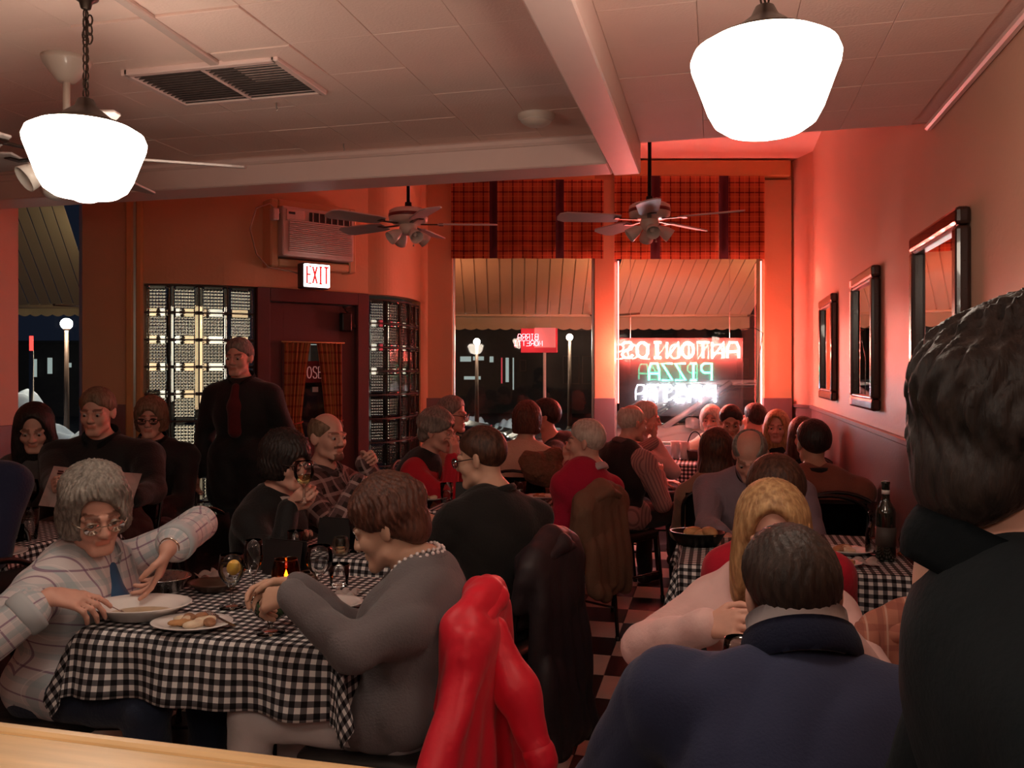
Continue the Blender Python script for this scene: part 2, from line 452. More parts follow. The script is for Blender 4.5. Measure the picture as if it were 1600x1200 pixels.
# facade: window bay front wall, parallel to the view plane
wf = struct('wall_front', fbox(B(), 640, 1245, 150, 281, ZF, .2), ochre)
struct('wall_front_pier', fbox(B(), 656, 707, 281, vz(0, ZF), ZF - .06, .25), ochre, wf)
struct('wall_front_pier', fbox(B(), 1194, 1237, 281, vz(0, ZF), ZF - .05, .25), ochre, wf)
struct('wall_front_post', fbox(B(), 929, 960, 281, vz(0, ZF), ZF - .08, .25), ochre, wf)
for a, b_ in ((654, 708), (1193, 1238), (928, 961)):
    struct('wainscot_panel', fbox(B(), a, b_, 622, vz(0, ZF), ZF - .10, .04), mauve, wf)
struct('wall_front_sill', fbox(B(), 700, 1200, vz(.80, ZF), vz(0, ZF), ZF - .02, .2), mauve, wf)
struct('window_header_trim', fbox(B(), 960, 1236, 250, 275, ZF - .12, .1, bev=.01), trim_paint, wf)
struct('window_header_trim', fbox(B(), 668, 930, 262, 281, ZF - .12, .1, bev=.01), trim_paint, wf)
glass = clear('window_glass', (.93, .95, .95), 1.0)
def window(n, u0, u1, v0, v1, zc, fr=8, m=None):
    m = m or steel
    b = B(); k = 6
    w = struct('window_%d' % n, fbox(fbox(fbox(fbox(b, u0, u0 + k, v0, v1, zc, .05), u1 - k, u1, v0, v1, zc, .05), u0, u1, v0, v0 + k, zc, .05), u0, u1, v1 - k, v1, zc, .05), m)
    struct('pane', fbox(B(), u0 + 3, u1 - 3, v0 + 3, v1 - 3, zc + .02, .006, bev=0), glass, w); return w
window(1, 705, 931, 280, vz(.80, ZF), ZF)
w2 = window(2, 958, 1196, 275, vz(.80, ZF), ZF)

# glass block entrance: left curve, door, right curve; the wall above follows the same line
GT = 2.13
LP = [(221, 6.02), (260, 6.03), (300, 6.07), (350, 6.14), (398, 6.26)]
RP = [(575, 6.86), (605, 6.94), (628, 7.10), (645, 7.32), (657, 7.62)]
pl = lambda q: CAMV((q[0] - 800) * q[1] / F, q[1])
LPw, RPw = [pl(q) for q in LP], [pl(q) for q in RP]
def thick(path, t):
    out = []
    for i, p in enumerate(path):
        d = (path[min(i + 1, len(path) - 1)] - path[max(i - 1, 0)]).normalized(); out.append(p + Vector((-d.y, d.x, 0)) * t)
    return out
def wallstrip(path, z0, z1, t=.1):
    bk = thick(path, t); return B().prism([(p.x, p.y) for p in path] + [(p.x, p.y) for p in bk[::-1]], z0, z1)
def smooth_path(P, n=6):
    out = []
    for i in range(len(P) - 1):
        p0, p1, p2, p3 = P[max(i - 1, 0)], P[i], P[i + 1], P[min(i + 2, len(P) - 1)]
        for k in range(n):
            t = k / n
            out.append(.5 * ((2 * p1) + (p2 - p0) * t + (2 * p0 - 5 * p1 + 4 * p2 - p3) * t * t + (3 * p1 - p0 - 3 * p2 + p3) * t ** 3))
    return out + [P[-1]]
endp = CAMV((672 - 800) * ZF / F, ZF + .02)
full = smooth_path(LPw) + smooth_path(RPw) + [endp]
we = struct('wall_entrance', wallstrip(full, GT + .01, ZBAY, .1), ochre)
GTR = 2.10
struct('wall_entrance_edge', wallstrip([RPw[-1], endp], 0, GTR + .05, .08), ochre, we)
blockm = None
def block_mesh():
    w, h, t, n = .178, .186, .07, 6
    b = B(); fw = .022
    # bevelled rim
    for (cx, cz, sx, sz) in ((-w / 2 + fw / 2, 0, fw, h), (w / 2 - fw / 2, 0, fw, h), (0, h / 2 - fw / 2, w - 2 * fw, fw), (0, -h / 2 + fw / 2, w - 2 * fw, fw)):
        b.box((cx, 0, cz), (sx, t, sz), bev=.006)
    iw, ih = w - 2 * fw, h - 2 * fw
    def flute(x, per): return .004 * abs(math.sin(math.pi * x / per))
    m = 48
    # one fluted core: uprights on the room side, cross flutes on the street side
    b.grid(lambda s_, r: Vector((-iw / 2 + iw * s_, -t / 2 + .010 - flute(iw * s_, iw / n), -ih / 2 + ih * r)), m, 1, smooth=True)
    b.grid(lambda s_, r: Vector((-iw / 2 + iw * r, t / 2 - .010 + flute(ih * s_, ih / n), -ih / 2 + ih * s_)), m, 1, smooth=True)
    for sx in (-1, 1):
        pass
    me = b.mesh('glass_block'); return me
m_, nt_, bs_ = _new('glass_block_glass')
bs_.inputs['Base Color'].default_value = (.80, .84, .76, 1); bs_.inputs['Transmission Weight'].default_value = 1
bs_.inputs['Roughness'].default_value = .0; bs_.inputs['IOR'].default_value = 1.45
nz_ = N(nt_, 'ShaderNodeTexNoise'); nz_.inputs['Scale'].default_value = 9; bp_ = N(nt_, 'ShaderNodeBump'); bp_.inputs['Strength'].default_value = .08
link(nt_, nz_.outputs[0], bp_.inputs['Height']); link(nt_, bp_.outputs[0], bs_.inputs['Normal'])
gbm = block_mesh(); gbm.materials.append(m_)
mortar = mat('dark_mortar', (.05, .04, .034), .8, var=.2, scale=40)
def block_panel(n, path, ztop, rows):
    P = smooth_path(path, 8); L = [0]
    for a, b in zip(P, P[1:]): L.append(L[-1] + (b - a).length)
    def at(s):
        for i in range(len(P) - 1):
            if s <= L[i + 1] or i == len(P) - 2:
                t = (s - L[i]) / (L[i + 1] - L[i]); return P[i].lerp(P[i + 1], t), (P[i + 1] - P[i]).normalized()
    ncol = max(1, round(L[-1] / .19)); step = L[-1] / ncol; rh = .198
    top = struct('window_%d' % n, wallstrip(P, 0, ztop - rows * rh, .09), mortar)
    # mortar bed lines
    for r in range(rows + 1): struct('mortar_joint', wallstrip(thick(P, .012), ztop - r * rh - .006, ztop - r * rh + .006, .066), mortar, top)
    for c in range(ncol + 1):
        p, d = at(min(c * step, L[-1] - 1e-4)); p = p + Vector((-d.y, d.x, 0)) * .045
        struct('mortar_joint', B().box((p.x, p.y, ztop - rows * rh / 2), (.010, .066, rows * rh), rot=math.atan2(d.y, d.x), bev=.001), mortar, top)
    for c in range(ncol):
        p, d = at((c + .5) * step); p = p + Vector((-d.y, d.x, 0)) * .045
        for r in range(rows):
            o = bpy.data.objects.new('glass_block', gbm); COL.objects.link(o); o.parent = top
            o.location = (p.x, p.y, ztop - (r + .5) * rh); o.rotation_euler = (0, 0, math.atan2(d.y, d.x)); o.scale = (step / .19, 1, 1)
block_panel(4, LPw, GT, 9)
block_panel(5, RPw, GTR, 9)

# front door between the two curves
D0, D1 = pl((400, 6.27)), pl((574, 6.85)); dd = (D1 - D0); dlen = dd.length; dang = math.atan2(dd.y, dd.x)
MD = Matrix.Translation(D0) @ Matrix.Rotation(dang, 4, 'Z')     # local x along the door, y outwards, z up
door_paint = mat('maroon_door_paint', (.105, .038, .038), .4, var=.1, scale=6, bump=.08)
fr_b = B(); fw = .1
fr_b.box((fw / 2, .04, 1.07), (fw, .14, 2.14)); fr_b.box((dlen - fw / 2, .04, 1.07), (fw, .14, 2.14)); fr_b.box((dlen / 2, .04, 2.09), (dlen - 2 * fw, .14, .1))
dr = struct('door_1', fr_b.xf(MD), door_paint)
lw_ = dlen - 2 * fw; gx0, gx1, gz0, gz1 = .23, .70, .98, 1.72
lb = B()
lb.box((fw + (gx0 - fw) / 2, .05, 1.02), (gx0 - fw, .045, 2.03)); lb.box(((gx1 + dlen - fw) / 2, .05, 1.02), (dlen - fw - gx1, .045, 2.03))
lb.box(((gx0 + gx1) / 2, .05, gz0 / 2 + .003), (gx1 - gx0 + .01, .045, gz0)); lb.box(((gx0 + gx1) / 2, .05, (gz1 + 2.035) / 2), (gx1 - gx0 + .01, .045, 2.035 - gz1))
leaf = struct('door_leaf', lb.xf(MD), door_paint, dr)
struct('door_pane', B().box(((gx0 + gx1) / 2, .055, (gz0 + gz1) / 2), (gx1 - gx0, .006, gz1 - gz0), bev=0).xf(MD), glass, dr)
struct('glazing_bead', B().box(((gx0 + gx1) / 2, .02, gz0 - .01), (gx1 - gx0, .03, .02)).box((gx0 - .01, .02, (gz0 + gz1) / 2), (.02, .03, gz1 - gz0)).box((gx1 + .01, .02, (gz0 + gz1) / 2), (.02, .03, gz1 - gz0)).xf(MD), door_paint, dr)
struct('push_plate', B().box((.27, .022, .80), (.11, .008, .035), bev=.003).xf(MD), mat('brass_plate', (.5, .36, .2), .35, .9), dr)
struct('door_knob', B().lathe([(0, .06), (.02, .058), (.03, .045), (.026, .03), (.012, .02), (.012, 0), (.03, 0)], M=Matrix.Rotation(math.pi / 2, 4, 'X')).xf(MD @ Matrix.Translation((.155, .03, .95))), steel, dr)
# left pier, conduit trims and left window
lpz = 6.05
wp = struct('wall_front_left', fbox(B(), 128, 200, 60, vz(0, lpz), lpz, .2), ochre)
struct('wainscot_panel', fbox(B(), 127, 200, 632, vz(0, lpz), lpz - .02, .03), mauve, wp)
for a, b_ in ((195, 207), (211, 222)):
    struct('corner_trim', fbox(B(), a, b_, 60, vz(0, lpz), lpz - .05, .09, bev=.012), trim_paint, wp)
struct('wall_front_sill', fbox(B(), -120, 132, vz(.8, lpz), vz(0, lpz), lpz + .03, .15), mauve, wp)
struct('wall_front_lintel', fbox(B(), -120, 132, 60, 296, lpz + .03, .15), ochre, wp)
struct('wall_front_edge', fbox(B(), -160, -20, 60, vz(0, lpz), lpz + .03, .15), ochre, wp)
window(3, -25, 129, 294, vz(.8, lpz), lpz + .04)

# ---------------------------------------------------------------- lights that hang from the ceiling
opal = glow('lit_opal_glass', LAMP_COLOR, LAMP_STRENGTH)
def chain(b, p0, p1, link_len=.028, r=.0022):
    n = max(2, int((p1 - p0).length / (link_len * .78)))
    for i in range(n):
        c = p0.lerp(p1, (i + .5) / n); a = (i % 2) * math.pi / 2
        pts = [c + Vector((math.cos(a) * .008 * math.cos(t), math.sin(a) * .008 * math.cos(t), link_len / 2 * math.sin(t))) for t in [2 * math.pi * k / 12 for k in range(12)]]
        b.tube(pts, r, 5, closed=True)
def school_lamp(loc, label, S=1.0):
    """loc = centre of the globe"""
    t = thing('pendant_lamp', label, 'lamp', loc, 0, 'schoolhouse pendant lamps')
    prof = [(0, -.098), (.02, -.097), (.04, -.088), (.075, -.082), (.098, -.066), (.112, -.04), (.130, .01), (.143, .045), (.145, .06), (.138, .078), (.115, .092), (.07, .101), (.05, .103)]
    B().lathe([(r * S, z * S) for r, z in prof], seg=40).build('lamp_shade', opal, t)
    B().lathe([(.098 * S, .094 * S), (.1 * S, .101 * S), (.07 * S, .112 * S), (.05 * S, .128 * S), (.028 * S, .145 * S), (.018 * S, .165 * S), (.008 * S, .17 * S), (0, .17 * S)], seg=32).build('fitter_cap', brass_dark, t)
    b = B(); z1 = ZLOW - loc[2]
    chain(b, Vector((0, 0, .168 * S)), Vector((0, 0, z1 - .075))); b.tube([(.004, 0, .16), (-.005, .004, .2), (.005, -.003, .26), (0, 0, z1 - .06)], .0022, 5)
    b.build('chain', brass_dark, t)
    if z1 > .33:
        b = B(); chain(b, Vector((.012, 0, z1 - .16)), Vector((.012, 0, z1 - .09))); chain(b, Vector((-.008, .006, z1 - .15)), Vector((.0, .0, z1 - .09)))
        b.build('spare_chain', brass_dark, t)
    B().lathe([(0, z1 - .075), (.012, z1 - .07), (.016, z1 - .055), (.03, z1 - .045), (.034, z1 - .032), (.055, z1 - .022), (.062, z1 - .002), (0, z1 - .002)], seg=28).build('ceiling_canopy', brass_dark, t)
    return t
lampL = W(134, 256, 2.13); lampR = W(1195, 140, 1.655)
school_lamp(lampL, 'lit schoolhouse pendant lamp on a long chain at upper left, above the gingham table')
school_lamp(lampR, 'lit schoolhouse pendant lamp at upper right, nearer and larger, beside the salmon wall')
for x, y, w_ in ((-.75, .22, 'left'), (.3, -.55, 'right')):
    school_lamp((x, y, 1.92 if x < 0 else 2.06), 'lit schoolhouse pendant lamp behind the viewer, over the %s end of the wooden counter' % w_)

fan_white = mat('cream_enamel_metal', (.62, .52, .45), .35, var=.04, coat=.3)
fan_red = mat('dark_red_band', (.16, .02, .02), .4)
blade_m = mat('whitewashed_fan_blade', (.5, .42, .40), .45, var=.1, scale=5, stretch=(1, 8, 1))
frost = mat('frosted_glass_shade', (.75, .68, .62), .3, var=.03, trans=.15)
def fan(loc, ztop, label, rot, R=.54, lit=False):
    t = thing('ceiling_fan', label, 'ceiling fan', loc, rot, 'ceiling fans')
    z1 = ztop - loc[2]
    B().lathe([(0, z1 - .08), (.025, z1 - .078), (.04, z1 - .06), (.07, z1 - .02), (.075, z1 - .002), (0, z1 - .002)], seg=24).build('canopy', fan_white, t)
    B().tube([(0, 0, .06), (0, 0, z1 - .07)], .011, 10).lathe([(.02, .085), (.022, .06), (.022, .05)]).build('downrod', fan_white if z1 < .5 else black_metal, t)
    b = B().lathe([(0, .055), (.05, .053), (.095, .044), (.118, .03), (.12, .012)], seg=32).lathe([(.12, -.008), (.118, -.03), (.095, -.045), (.06, -.052), (0, -.052)], seg=32)
    b.build('motor_housing', fan_white, t)
    B().lathe([(.12, .012), (.122, .011), (.122, -.007), (.12, -.008)], seg=32).build('housing_band', fan_red, t)
    for k in range(5):
        a = 2 * math.pi * k / 5; M = Matrix.Rotation(a, 4, 'Z')
        br = B().box((.135, 0, -.05), (.12, .025, .006), bev=.002).box((.2, 0, -.05), (.03, .085, .005), bev=.002).xf(M).build('blade_bracket', brass_dark, t)
        bb = B().prism([(.18, -.045), (.24, -.058), (R - .04, -.068), (R, -.045), (R + .008, 0), (R, .045), (R - .04, .068), (.24, .058), (.18, .045)], -.004, .004, bev=.002)
        bb.xf(M @ Matrix.Translation((0, 0, -.046)) @ Matrix.Rotation(math.radians(12), 4, 'X')).build('blade', blade_m, t)
    B().lathe([(.05, -.05), (.055, -.07), (.05, -.10), (.025, -.115), (0, -.118)], seg=20).build('light_kit', fan_white, t)
    for k in range(4):
        a = 2 * math.pi * k / 4 + .5
        M = Matrix.Rotation(a, 4, 'Z') @ Matrix.Translation((.05, 0, -.095)) @ Matrix.Rotation(math.radians(125), 4, 'Y')
        sh = B().lathe([(.016, 0), (.02, .012), (.03, .03), (.038, .06), (.042, .088), (.040, .088), (.034, .058), (.02, .022)], seg=18).xf(M).build('lamp_shade', frost, t)
        B().ball((0, 0, .05), (.015, .015, .022), 10).xf(M).build('bulb', frost, sh)
    B().tube([(.03, .02, -.11), (.032, .022, -.17)], .0012, 5).ball((.032, .022, -.176), .006, 8).build('pull_chain', steel, t)
fan(W(638, 338, 5.1), ZBAY, 'red banded ceiling fan on a thin black rod, before the ochre wall by the door', .3)
fan(W(1015, 330, 4.85), ZBAY, 'ceiling fan hanging before the plaid window valance on the right, blades catching red light', -.25)
fan(W(104, 219, 2.65), ZLOW, 'ceiling fan on a short white downrod at far left, behind the hanging lamp', .55)
# ---------------------------------------------------------------- neon lettering (single-stroke letters, seen from behind through the window)
GLY = {
 'A': [[(0, 0), (.0, .62), (.2, 1), (.8, 1), (1, .62), (1, 0)], [(0, .4), (1, .4)]],
 'N': [[(0, 0), (0, 1), (1, 0), (1, 1)]], 'T': [[(0, 1), (1, 1)], [(.5, 1), (.5, 0)]],
 'O': [[(.5 + .5 * math.cos(t), .5 + .5 * math.sin(t)) for t in [2 * math.pi * k / 14 for k in range(15)]]],
 'I': [[(.5, 0), (.5, 1)], [(.2, 1), (.8, 1)], [(.2, 0), (.8, 0)]],
 'S': [[(.97, .82), (.75, 1), (.25, 1), (.03, .8), (.2, .57), (.8, .43), (.97, .2), (.75, 0), (.25, 0), (.03, .18)]],
 'P': [[(0, 0), (0, 1), (.75, 1), (1, .85), (1, .6), (.75, .45), (0, .45)]], 'Z': [[(0, 1), (1, 1), (0, 0), (1, 0)]],
 'B': [[(0, 0), (0, 1), (.7, 1), (.95, .85), (.9, .6), (.7, .52), (0, .52)], [(.7, .52), (1, .4), (1, .15), (.75, 0), (0, 0)]],
 'R': [[(0, 0), (0, 1), (.75, 1), (1, .85), (1, .62), (.75, .48), (0, .48)], [(.5, .48), (1, 0)]],
 'M': [[(0, 0), (.05, 1), (.5, .3), (.95, 1), (1, 0)]], 'E': [[(1, 1), (0, 1), (0, 0), (1, 0)], [(0, .52), (.8, .52)]],
 'C': [[(.97, .8), (.75, 1), (.25, 1), (0, .75), (0, .25), (.25, 0), (.75, 0), (.97, .2)]], 'L': [[(0, 1), (0, 0), (.95, 0)]],
 'D': [[(0, 0), (0, 1), (.65, 1), (1, .7), (1, .3), (.65, 0), (0, 0)]], 'X': [[(0, 0), (1, 1)], [(0, 1), (1, 0)]],
 'H': [[(0, 0), (0, 1)], [(1, 0), (1, 1)], [(0, .5), (1, .5)]], "'": [[(.5, 1), (.4, .75)]]}
def letters(parent, text, M, w, h, gap, r, material, mirror=False, name='letter', seg=6):
    """each letter a part; local x runs along the word, z up"""
    n = len(text); tot = n * w + (n - 1) * gap; x = -tot / 2
    for ch in text:
        if ch != ' ':
            b = B()
            for st in GLY[ch]:
                pts = []
                for px, pz in st:
                    xx = x + px * w; pts.append(Vector((-xx if mirror else xx, 0, pz * h)))
                b.tube(pts, r, seg)
            b.xf(M).build(name, material, parent, world=True)
        x += w + gap
def facing(u, v, zc): return Matrix.Translation(W(u, v, zc)) @ Matrix.Rotation(TH, 4, 'Z')
zs = 7.62; pxm = zs / F
neon_r = glow('red_neon_tube', (1, .115, .085), NEON_RED)
neon_g = glow('green_neon_tube', (.05, 1, .55), NEON_GREEN)
neon_b = glow('bluish_white_neon_tube', (.82, .87, 1), NEON_BLUE)
ns = thing('neon_sign', 'neon sign in the right window, red over green and white words, seen reversed', 'neon sign', W(1064, 585, zs))
acr, nt_a, b_a = _new('clear_acrylic'); nt_a.nodes.remove(b_a)
t_ = N(nt_a, 'ShaderNodeBsdfTransparent'); d_ = N(nt_a, 'ShaderNodeBsdfPrincipled'); d_.inputs['Base Color'].default_value = (.8, .75, .75, 1); d_.inputs['Roughness'].default_value = .15
mx_ = N(nt_a, 'ShaderNodeMixShader'); mx_.inputs[0].default_value = .045
link(nt_a, t_.outputs[0], mx_.inputs[1]); link(nt_a, d_.outputs[0], mx_.inputs[2]); link(nt_a, mx_.outputs[0], nt_a.nodes['Material Output'].inputs[0])
MATS['acrylic'] = acr
fbox(B(), 968, 1161, 528, 650, zs + .03, .008, bev=.002).build('backing_board', acr, ns, world=True)
letters(ns, 'ANTONIOS', facing(1063, 559, zs), 18 * pxm, 24 * pxm, 5.6 * pxm, .0095, neon_r, True)
letters(ns, 'PIZZA', facing(1063, 594, zs), 16 * pxm, 26 * pxm, 4.5 * pxm, .009, neon_g, True)
letters(ns, 'PASTA', facing(1063, 628, zs), 17 * pxm, 25 * pxm, 6 * pxm, .0095, neon_b, True)
b = B()
for u in (985, 1140): b.tube([W(u, 528, zs + .03), W(u, 400, zs + .1)], .002, 5)
b.bm.free()
for u in (985, 1140): B().tube([W(u, 528, zs + .03), W(u, 400, zs + .1)], .002, 5).build('hanging_chain', steel, ns, world=True)
b = B(); b.tube([W(1150, 640, zs), W(1175, 660, zs), W(1184, 620, zs), W(1186, 560, zs - .05), W(1192, 520, zs), W(1178, 512, zs), W(1158, 515, zs)], .004, 6)
b.build('power_cord', black_metal, ns, world=True)
# glowing tubes added for the sign's reflection along the window edges
bs = thing('edge_glow_tubes', 'added red glowing tubes standing in for sign reflections on the window edges', 'glow tube', W(1075, 420, 7.8))
for u0, v0, u1, v1 in ((966, 408, 966, 630), (1189, 408, 1189, 630)):
    B().tube([W(u0, v0, 7.83), W(u1, v1, 7.83)], .006, 8).build('tube', glow('red_edge_glow', (1, .115, .085), EDGE_GLOW), bs, world=True)
beer = thing('neon_sign', 'small red neon beer sign hanging high in the left window, seen reversed', 'neon sign', W(830, 533, zs))
fbox(B(), 814, 871, 513, 551, zs + .05, .008, bev=.002).build('red_panel', mat('red_acrylic', (.55, .02, .05), .25, emit=(1, .02, .04), estr=.25), beer, world=True)
fbox(B(), 835, 868, 512, 543, zs + .035, .006, bev=.004).build('pale_pennant', mat('pale_pink_plastic', (.8, .35, .33), .3, emit=(1, .2, .18), estr=.5), beer, world=True)
nl = glow('pink_neon_tube', (1, .18, .2), 9)
letters(beer, 'BIRRA', facing(825, 531, zs), 5.4 * pxm, 9 * pxm, 1.2 * pxm, .0022, nl, True)
letters(beer, 'MORETTI', facing(825, 540.5, zs), 5.4 * pxm, 8 * pxm, 1.2 * pxm, .0022, nl, True)
for u in (822, 860): B().tube([W(u, 513, zs), W(u, 470, zs + .1)], .0015, 4).build('hanging_wire', steel, beer, world=True)

# ---------------------------------------------------------------- window valances with dark box pleats
val = plaidmat('orange_plaid_cloth', (.50, .13, .055), [(0, .092, 0, .13, (.10, .015, .015), .8), (1, .092, .3, .13, (.10, .015, .015), .8), (0, .092, .42, .05, (.70, .32, .10), .6), (1, .092, .7, .05, (.70, .32, .10), .6)], trans=.35)
band = mat('maroon_band_cloth', (.06, .008, .014), .9, var=.1)
def valance(u0, u1, v0, v1, bands, label, zc=ZF - .13):
    t = thing('window_valance', label, 'valance', W((u0 + u1) / 2, v1, zc))
    edges = [u0] + [x for p in bands for x in p] + [u1]
    h = (v1 - v0) * zc / F
    for i in range(0, len(edges) - 1):
        a, b_ = edges[i], edges[i + 1]
        is_band = any(abs(a - p[0]) < .5 for p in bands)
        w = (b_ - a) * zc / F; dep = .012 if is_band else 0
        def fn(s_, r):
            p = W(a + (b_ - a) * s_, v1 + (v0 - v1) * r, zc)
            wv = .012 * math.sin(9 * s_ + a) * (1 - r) * (0 if is_band else 1)
            return p - CAMV(0, dep + wv) 
        bb = B().grid(fn, 2 if is_band else 14, 6, lambda s_, r: (a * zc / F + s_ * w, r * h), thick=.004)
        bb.build('pleat_band' if is_band else 'plaid_panel', band if is_band else val, t, world=True)
    fbox(B(), u0, u1, v0 - 2, v0 + 4, zc + .012, .05).build('mounting_board', trim_paint, t, world=True)
valance(705, 943, 281, 404, [(765, 777), (868, 881)], 'orange plaid valance with dark pleat bands across the top of the left front window')
valance(960, 1195, 275, 405, [(1016, 1031), (1123, 1138)], 'orange plaid valance with dark pleat bands above the neon sign window')

# ---------------------------------------------------------------- awnings outside: ribbed metal slats
slat_m = mat('cream_awning_metal', (.72, .58, .40), .5, var=.08, scale=4)
slat_l = mat('pale_awning_metal', (.80, .70, .50), .5, var=.08, scale=4)
rust = mat('awning_frame_iron', (.12, .07, .05), .5, .3)
def awning(label, u0, u1, n, zc0, z0, zc1, v1, vskirt, ud=0, m=slat_m):
    """slats run from the facade (zc0, height z0) down to the front bar (zc1)"""
    t = thing('window_awning', label, 'awning', W((u0 + u1) / 2, v1, zc1))
    z1 = EYE + (H0 - v1) * zc1 / F; zs_ = EYE + (H0 - vskirt) * zc1 / F
    x0, x1 = (u0 - 800) * zc1 / F, (u1 - 800) * zc1 / F
    w = (x1 - x0) / n
    for i in range(n):
        xa = x0 + i * w; g = .012
        P = lambda x, s_: CAMV(x + ud * (1 - s_), zc0 + (zc1 - zc0) * s_, z0 + (z1 - z0) * s_)
        up = Vector((0, 0, .02))
        b = bmesh.new()
        prof = [(xa + .001, 0), (xa + g, 0), (xa + g, -.022), (xa + w - .001, -.022), (xa + w - .001, -.012), (xa + g + .004, -.012), (xa + g + .004, .012), (xa + .001, .012)]
        r0 = [b.verts.new(P(x, 0) + Vector((0, 0, z))) for x, z in prof]; r1 = [b.verts.new(P(x, 1) + Vector((0, 0, z))) for x, z in prof]
        k = len(prof)
        for j in range(k): b.faces.new((r0[j], r0[(j + 1) % k], r1[(j + 1) % k], r1[j]))
        b.faces.new(r0[::-1]); b.faces.new(r1); bmesh.ops.recalc_face_normals(b, faces=b.faces[:])
        me = bpy.data.meshes.new('slat'); b.to_mesh(me); b.free(); mesh_obj('slat', me, m, t, world=True)
        # hanging skirt with a scalloped foot
        ps = [CAMV(xa + w * s_, zc1 + .02, zs_ - .018 * math.sin(math.pi * s_)) for s_ in [k / 6 for k in range(7)]]
        top = [CAMV(xa + w * s_, zc1 + .02, z1) for s_ in [k / 6 for k in range(7)]]
        b = bmesh.new(); lo = [b.verts.new(p) for p in ps]; hi = [b.verts.new(p) for p in top]
        fs = [b.faces.new((lo[j], lo[j + 1], hi[j + 1], hi[j])) for j in range(6)]
        bmesh.ops.solidify(b, geom=fs, thickness=.004)
        me = bpy.data.meshes.new('skirt'); b.to_mesh(me); b.free(); mesh_obj('skirt', me, m, t, world=True)
    b = B(); b.tube([CAMV(x0, zc1, z1 - .03), CAMV(x1, zc1, z1 - .03)], .016, 8)
    b.build('front_bar', m, t, world=True)
    for x in (x0 + .03, x1 - .03):
        B().tube([CAMV(x + ud, zc0 + .02, z1 - .1), CAMV(x, zc1, z1 - .03)], .010, 6).build('support_arm', rust, t, world=True)
    return t
awning('ribbed cream awning seen from below through the left front window', 690, 927, 13, 8.15, 3.05, 9.5, 489, 513)
awning('ribbed cream awning glowing red above the neon sign in the right window', 945, 1172, 13, 8.15, 3.05, 9.5, 489, 513, ud=.16)
awning('dim cream awning with fanned ribs outside the far left window', -60, 150, 12, 6.3, 2.95, 7.4, 474, 491, ud=.25, m=slat_l)

# added bulbs, hidden on the street side of the facade, to brighten the awnings
bulb_m = glow('warm_fill_bulb', (1, .36, .18), AWNING_FILL)
for u, zc, lab in ((945, 8.32, 'between the two front windows'), (690, 8.32, 'left of the left front window'), (1214, 8.32, 'right of the neon sign window'), (160, 6.45, 'by the far left window')):
    p = W(u, vz(2.42, zc), zc); t = thing('awning_fill_light', 'added warm street side lantern under the awning ' + lab, 'uplight', p)
    B().ball(p, .045 if u > 200 else .022, 14).build('bulb', bulb_m if u > 200 else glow('pale_fill_bulb', (1, .75, .45), AWNING_FILL), t, world=True)
    B().lathe([(.03, .045), (.05, .06), (.02, .085), (0, .09)], c=p, seg=14).tube([p + Vector((0, 0, .08)), p + CAMV(0, -.03, .10), p + CAMV(0, -.2, .10)], .010, 6).build('bracket', rust, t, world=True)

# ---------------------------------------------------------------- street outside
asph = mat('wet_dark_asphalt', (.03, .032, .036), .35, var=.3, scale=3, bump=.3, bscale=25)
g = B().box((0, 40, -.16), (120, 66, .1), bev=0).xf(Matrix.Translation((0, 0, 0))); o = g.build('street', asph); o['kind'] = 'structure'
# keep the ground outside of the building
for vtx in o.data.vertices: pass
snow = mat('dirty_blue_snow', (.42, .50, .62), .7, var=.3, scale=2.5, bump=.4, bscale=8)
def snowbank(u0, u1, v, zc, h, label, seed, d=1.2):
    rr = random.Random(seed)
    x0, x1 = (u0 - 800) * zc / F, (u1 - 800) * zc / F
    ph = [rr.uniform(0, 6) for _ in range(4)]
    def fn(s_, r):
        x = x0 + (x1 - x0) * s_; e = min(1, 4 * s_ * (1 - s_)) ** .5 * math.sin(math.pi * r) ** .7 if 0 < s_ < 1 and 0 < r < 1 else 0
        hh = h * e * (.55 + .3 * math.sin(1.9 * x + ph[0]) + .16 * math.sin(5.3 * x + ph[1] + 3 * r) + .10 * math.sin(11 * x + 7 * r + ph[2]) + .05 * math.sin(23 * x - 9 * r))
        return CAMV(x, zc + (r - .4) * d + .12 * math.sin(4 * x + ph[3]), -.11 + max(0, hh))
    b = B().grid(fn, 70, 18); o = b.build('snowbank', snow); tag(o, label, 'snow', 'snow along the street'); return o
snowbank(-60, 150, 640, 15.3, 1.25, 'plowed blue-grey snowbank outside the far left window', 1, 3)
snowbank(690, 830, 632, 22, .85, 'snow patches across the street beyond the left front window', 2, 3)
snowbank(850, 960, 640, 17, 1.05, 'plowed snow pile right of the thin white pole outside', 3, 2.4)
dk = mat('dark_brick_facade', (.05, .045, .042), .8, var=.3, scale=6)
lit_w = glow('lit_shop_window', (.75, .9, .85), .4)
back_warm = glow('warm_block_backlight', (1, .70, .45), 1.0)
back_white = glow('white_block_backlight', (1, .90, .80), 1.35)
red_lit = glow('red_lit_doorway', (1, .08, .12), .5)
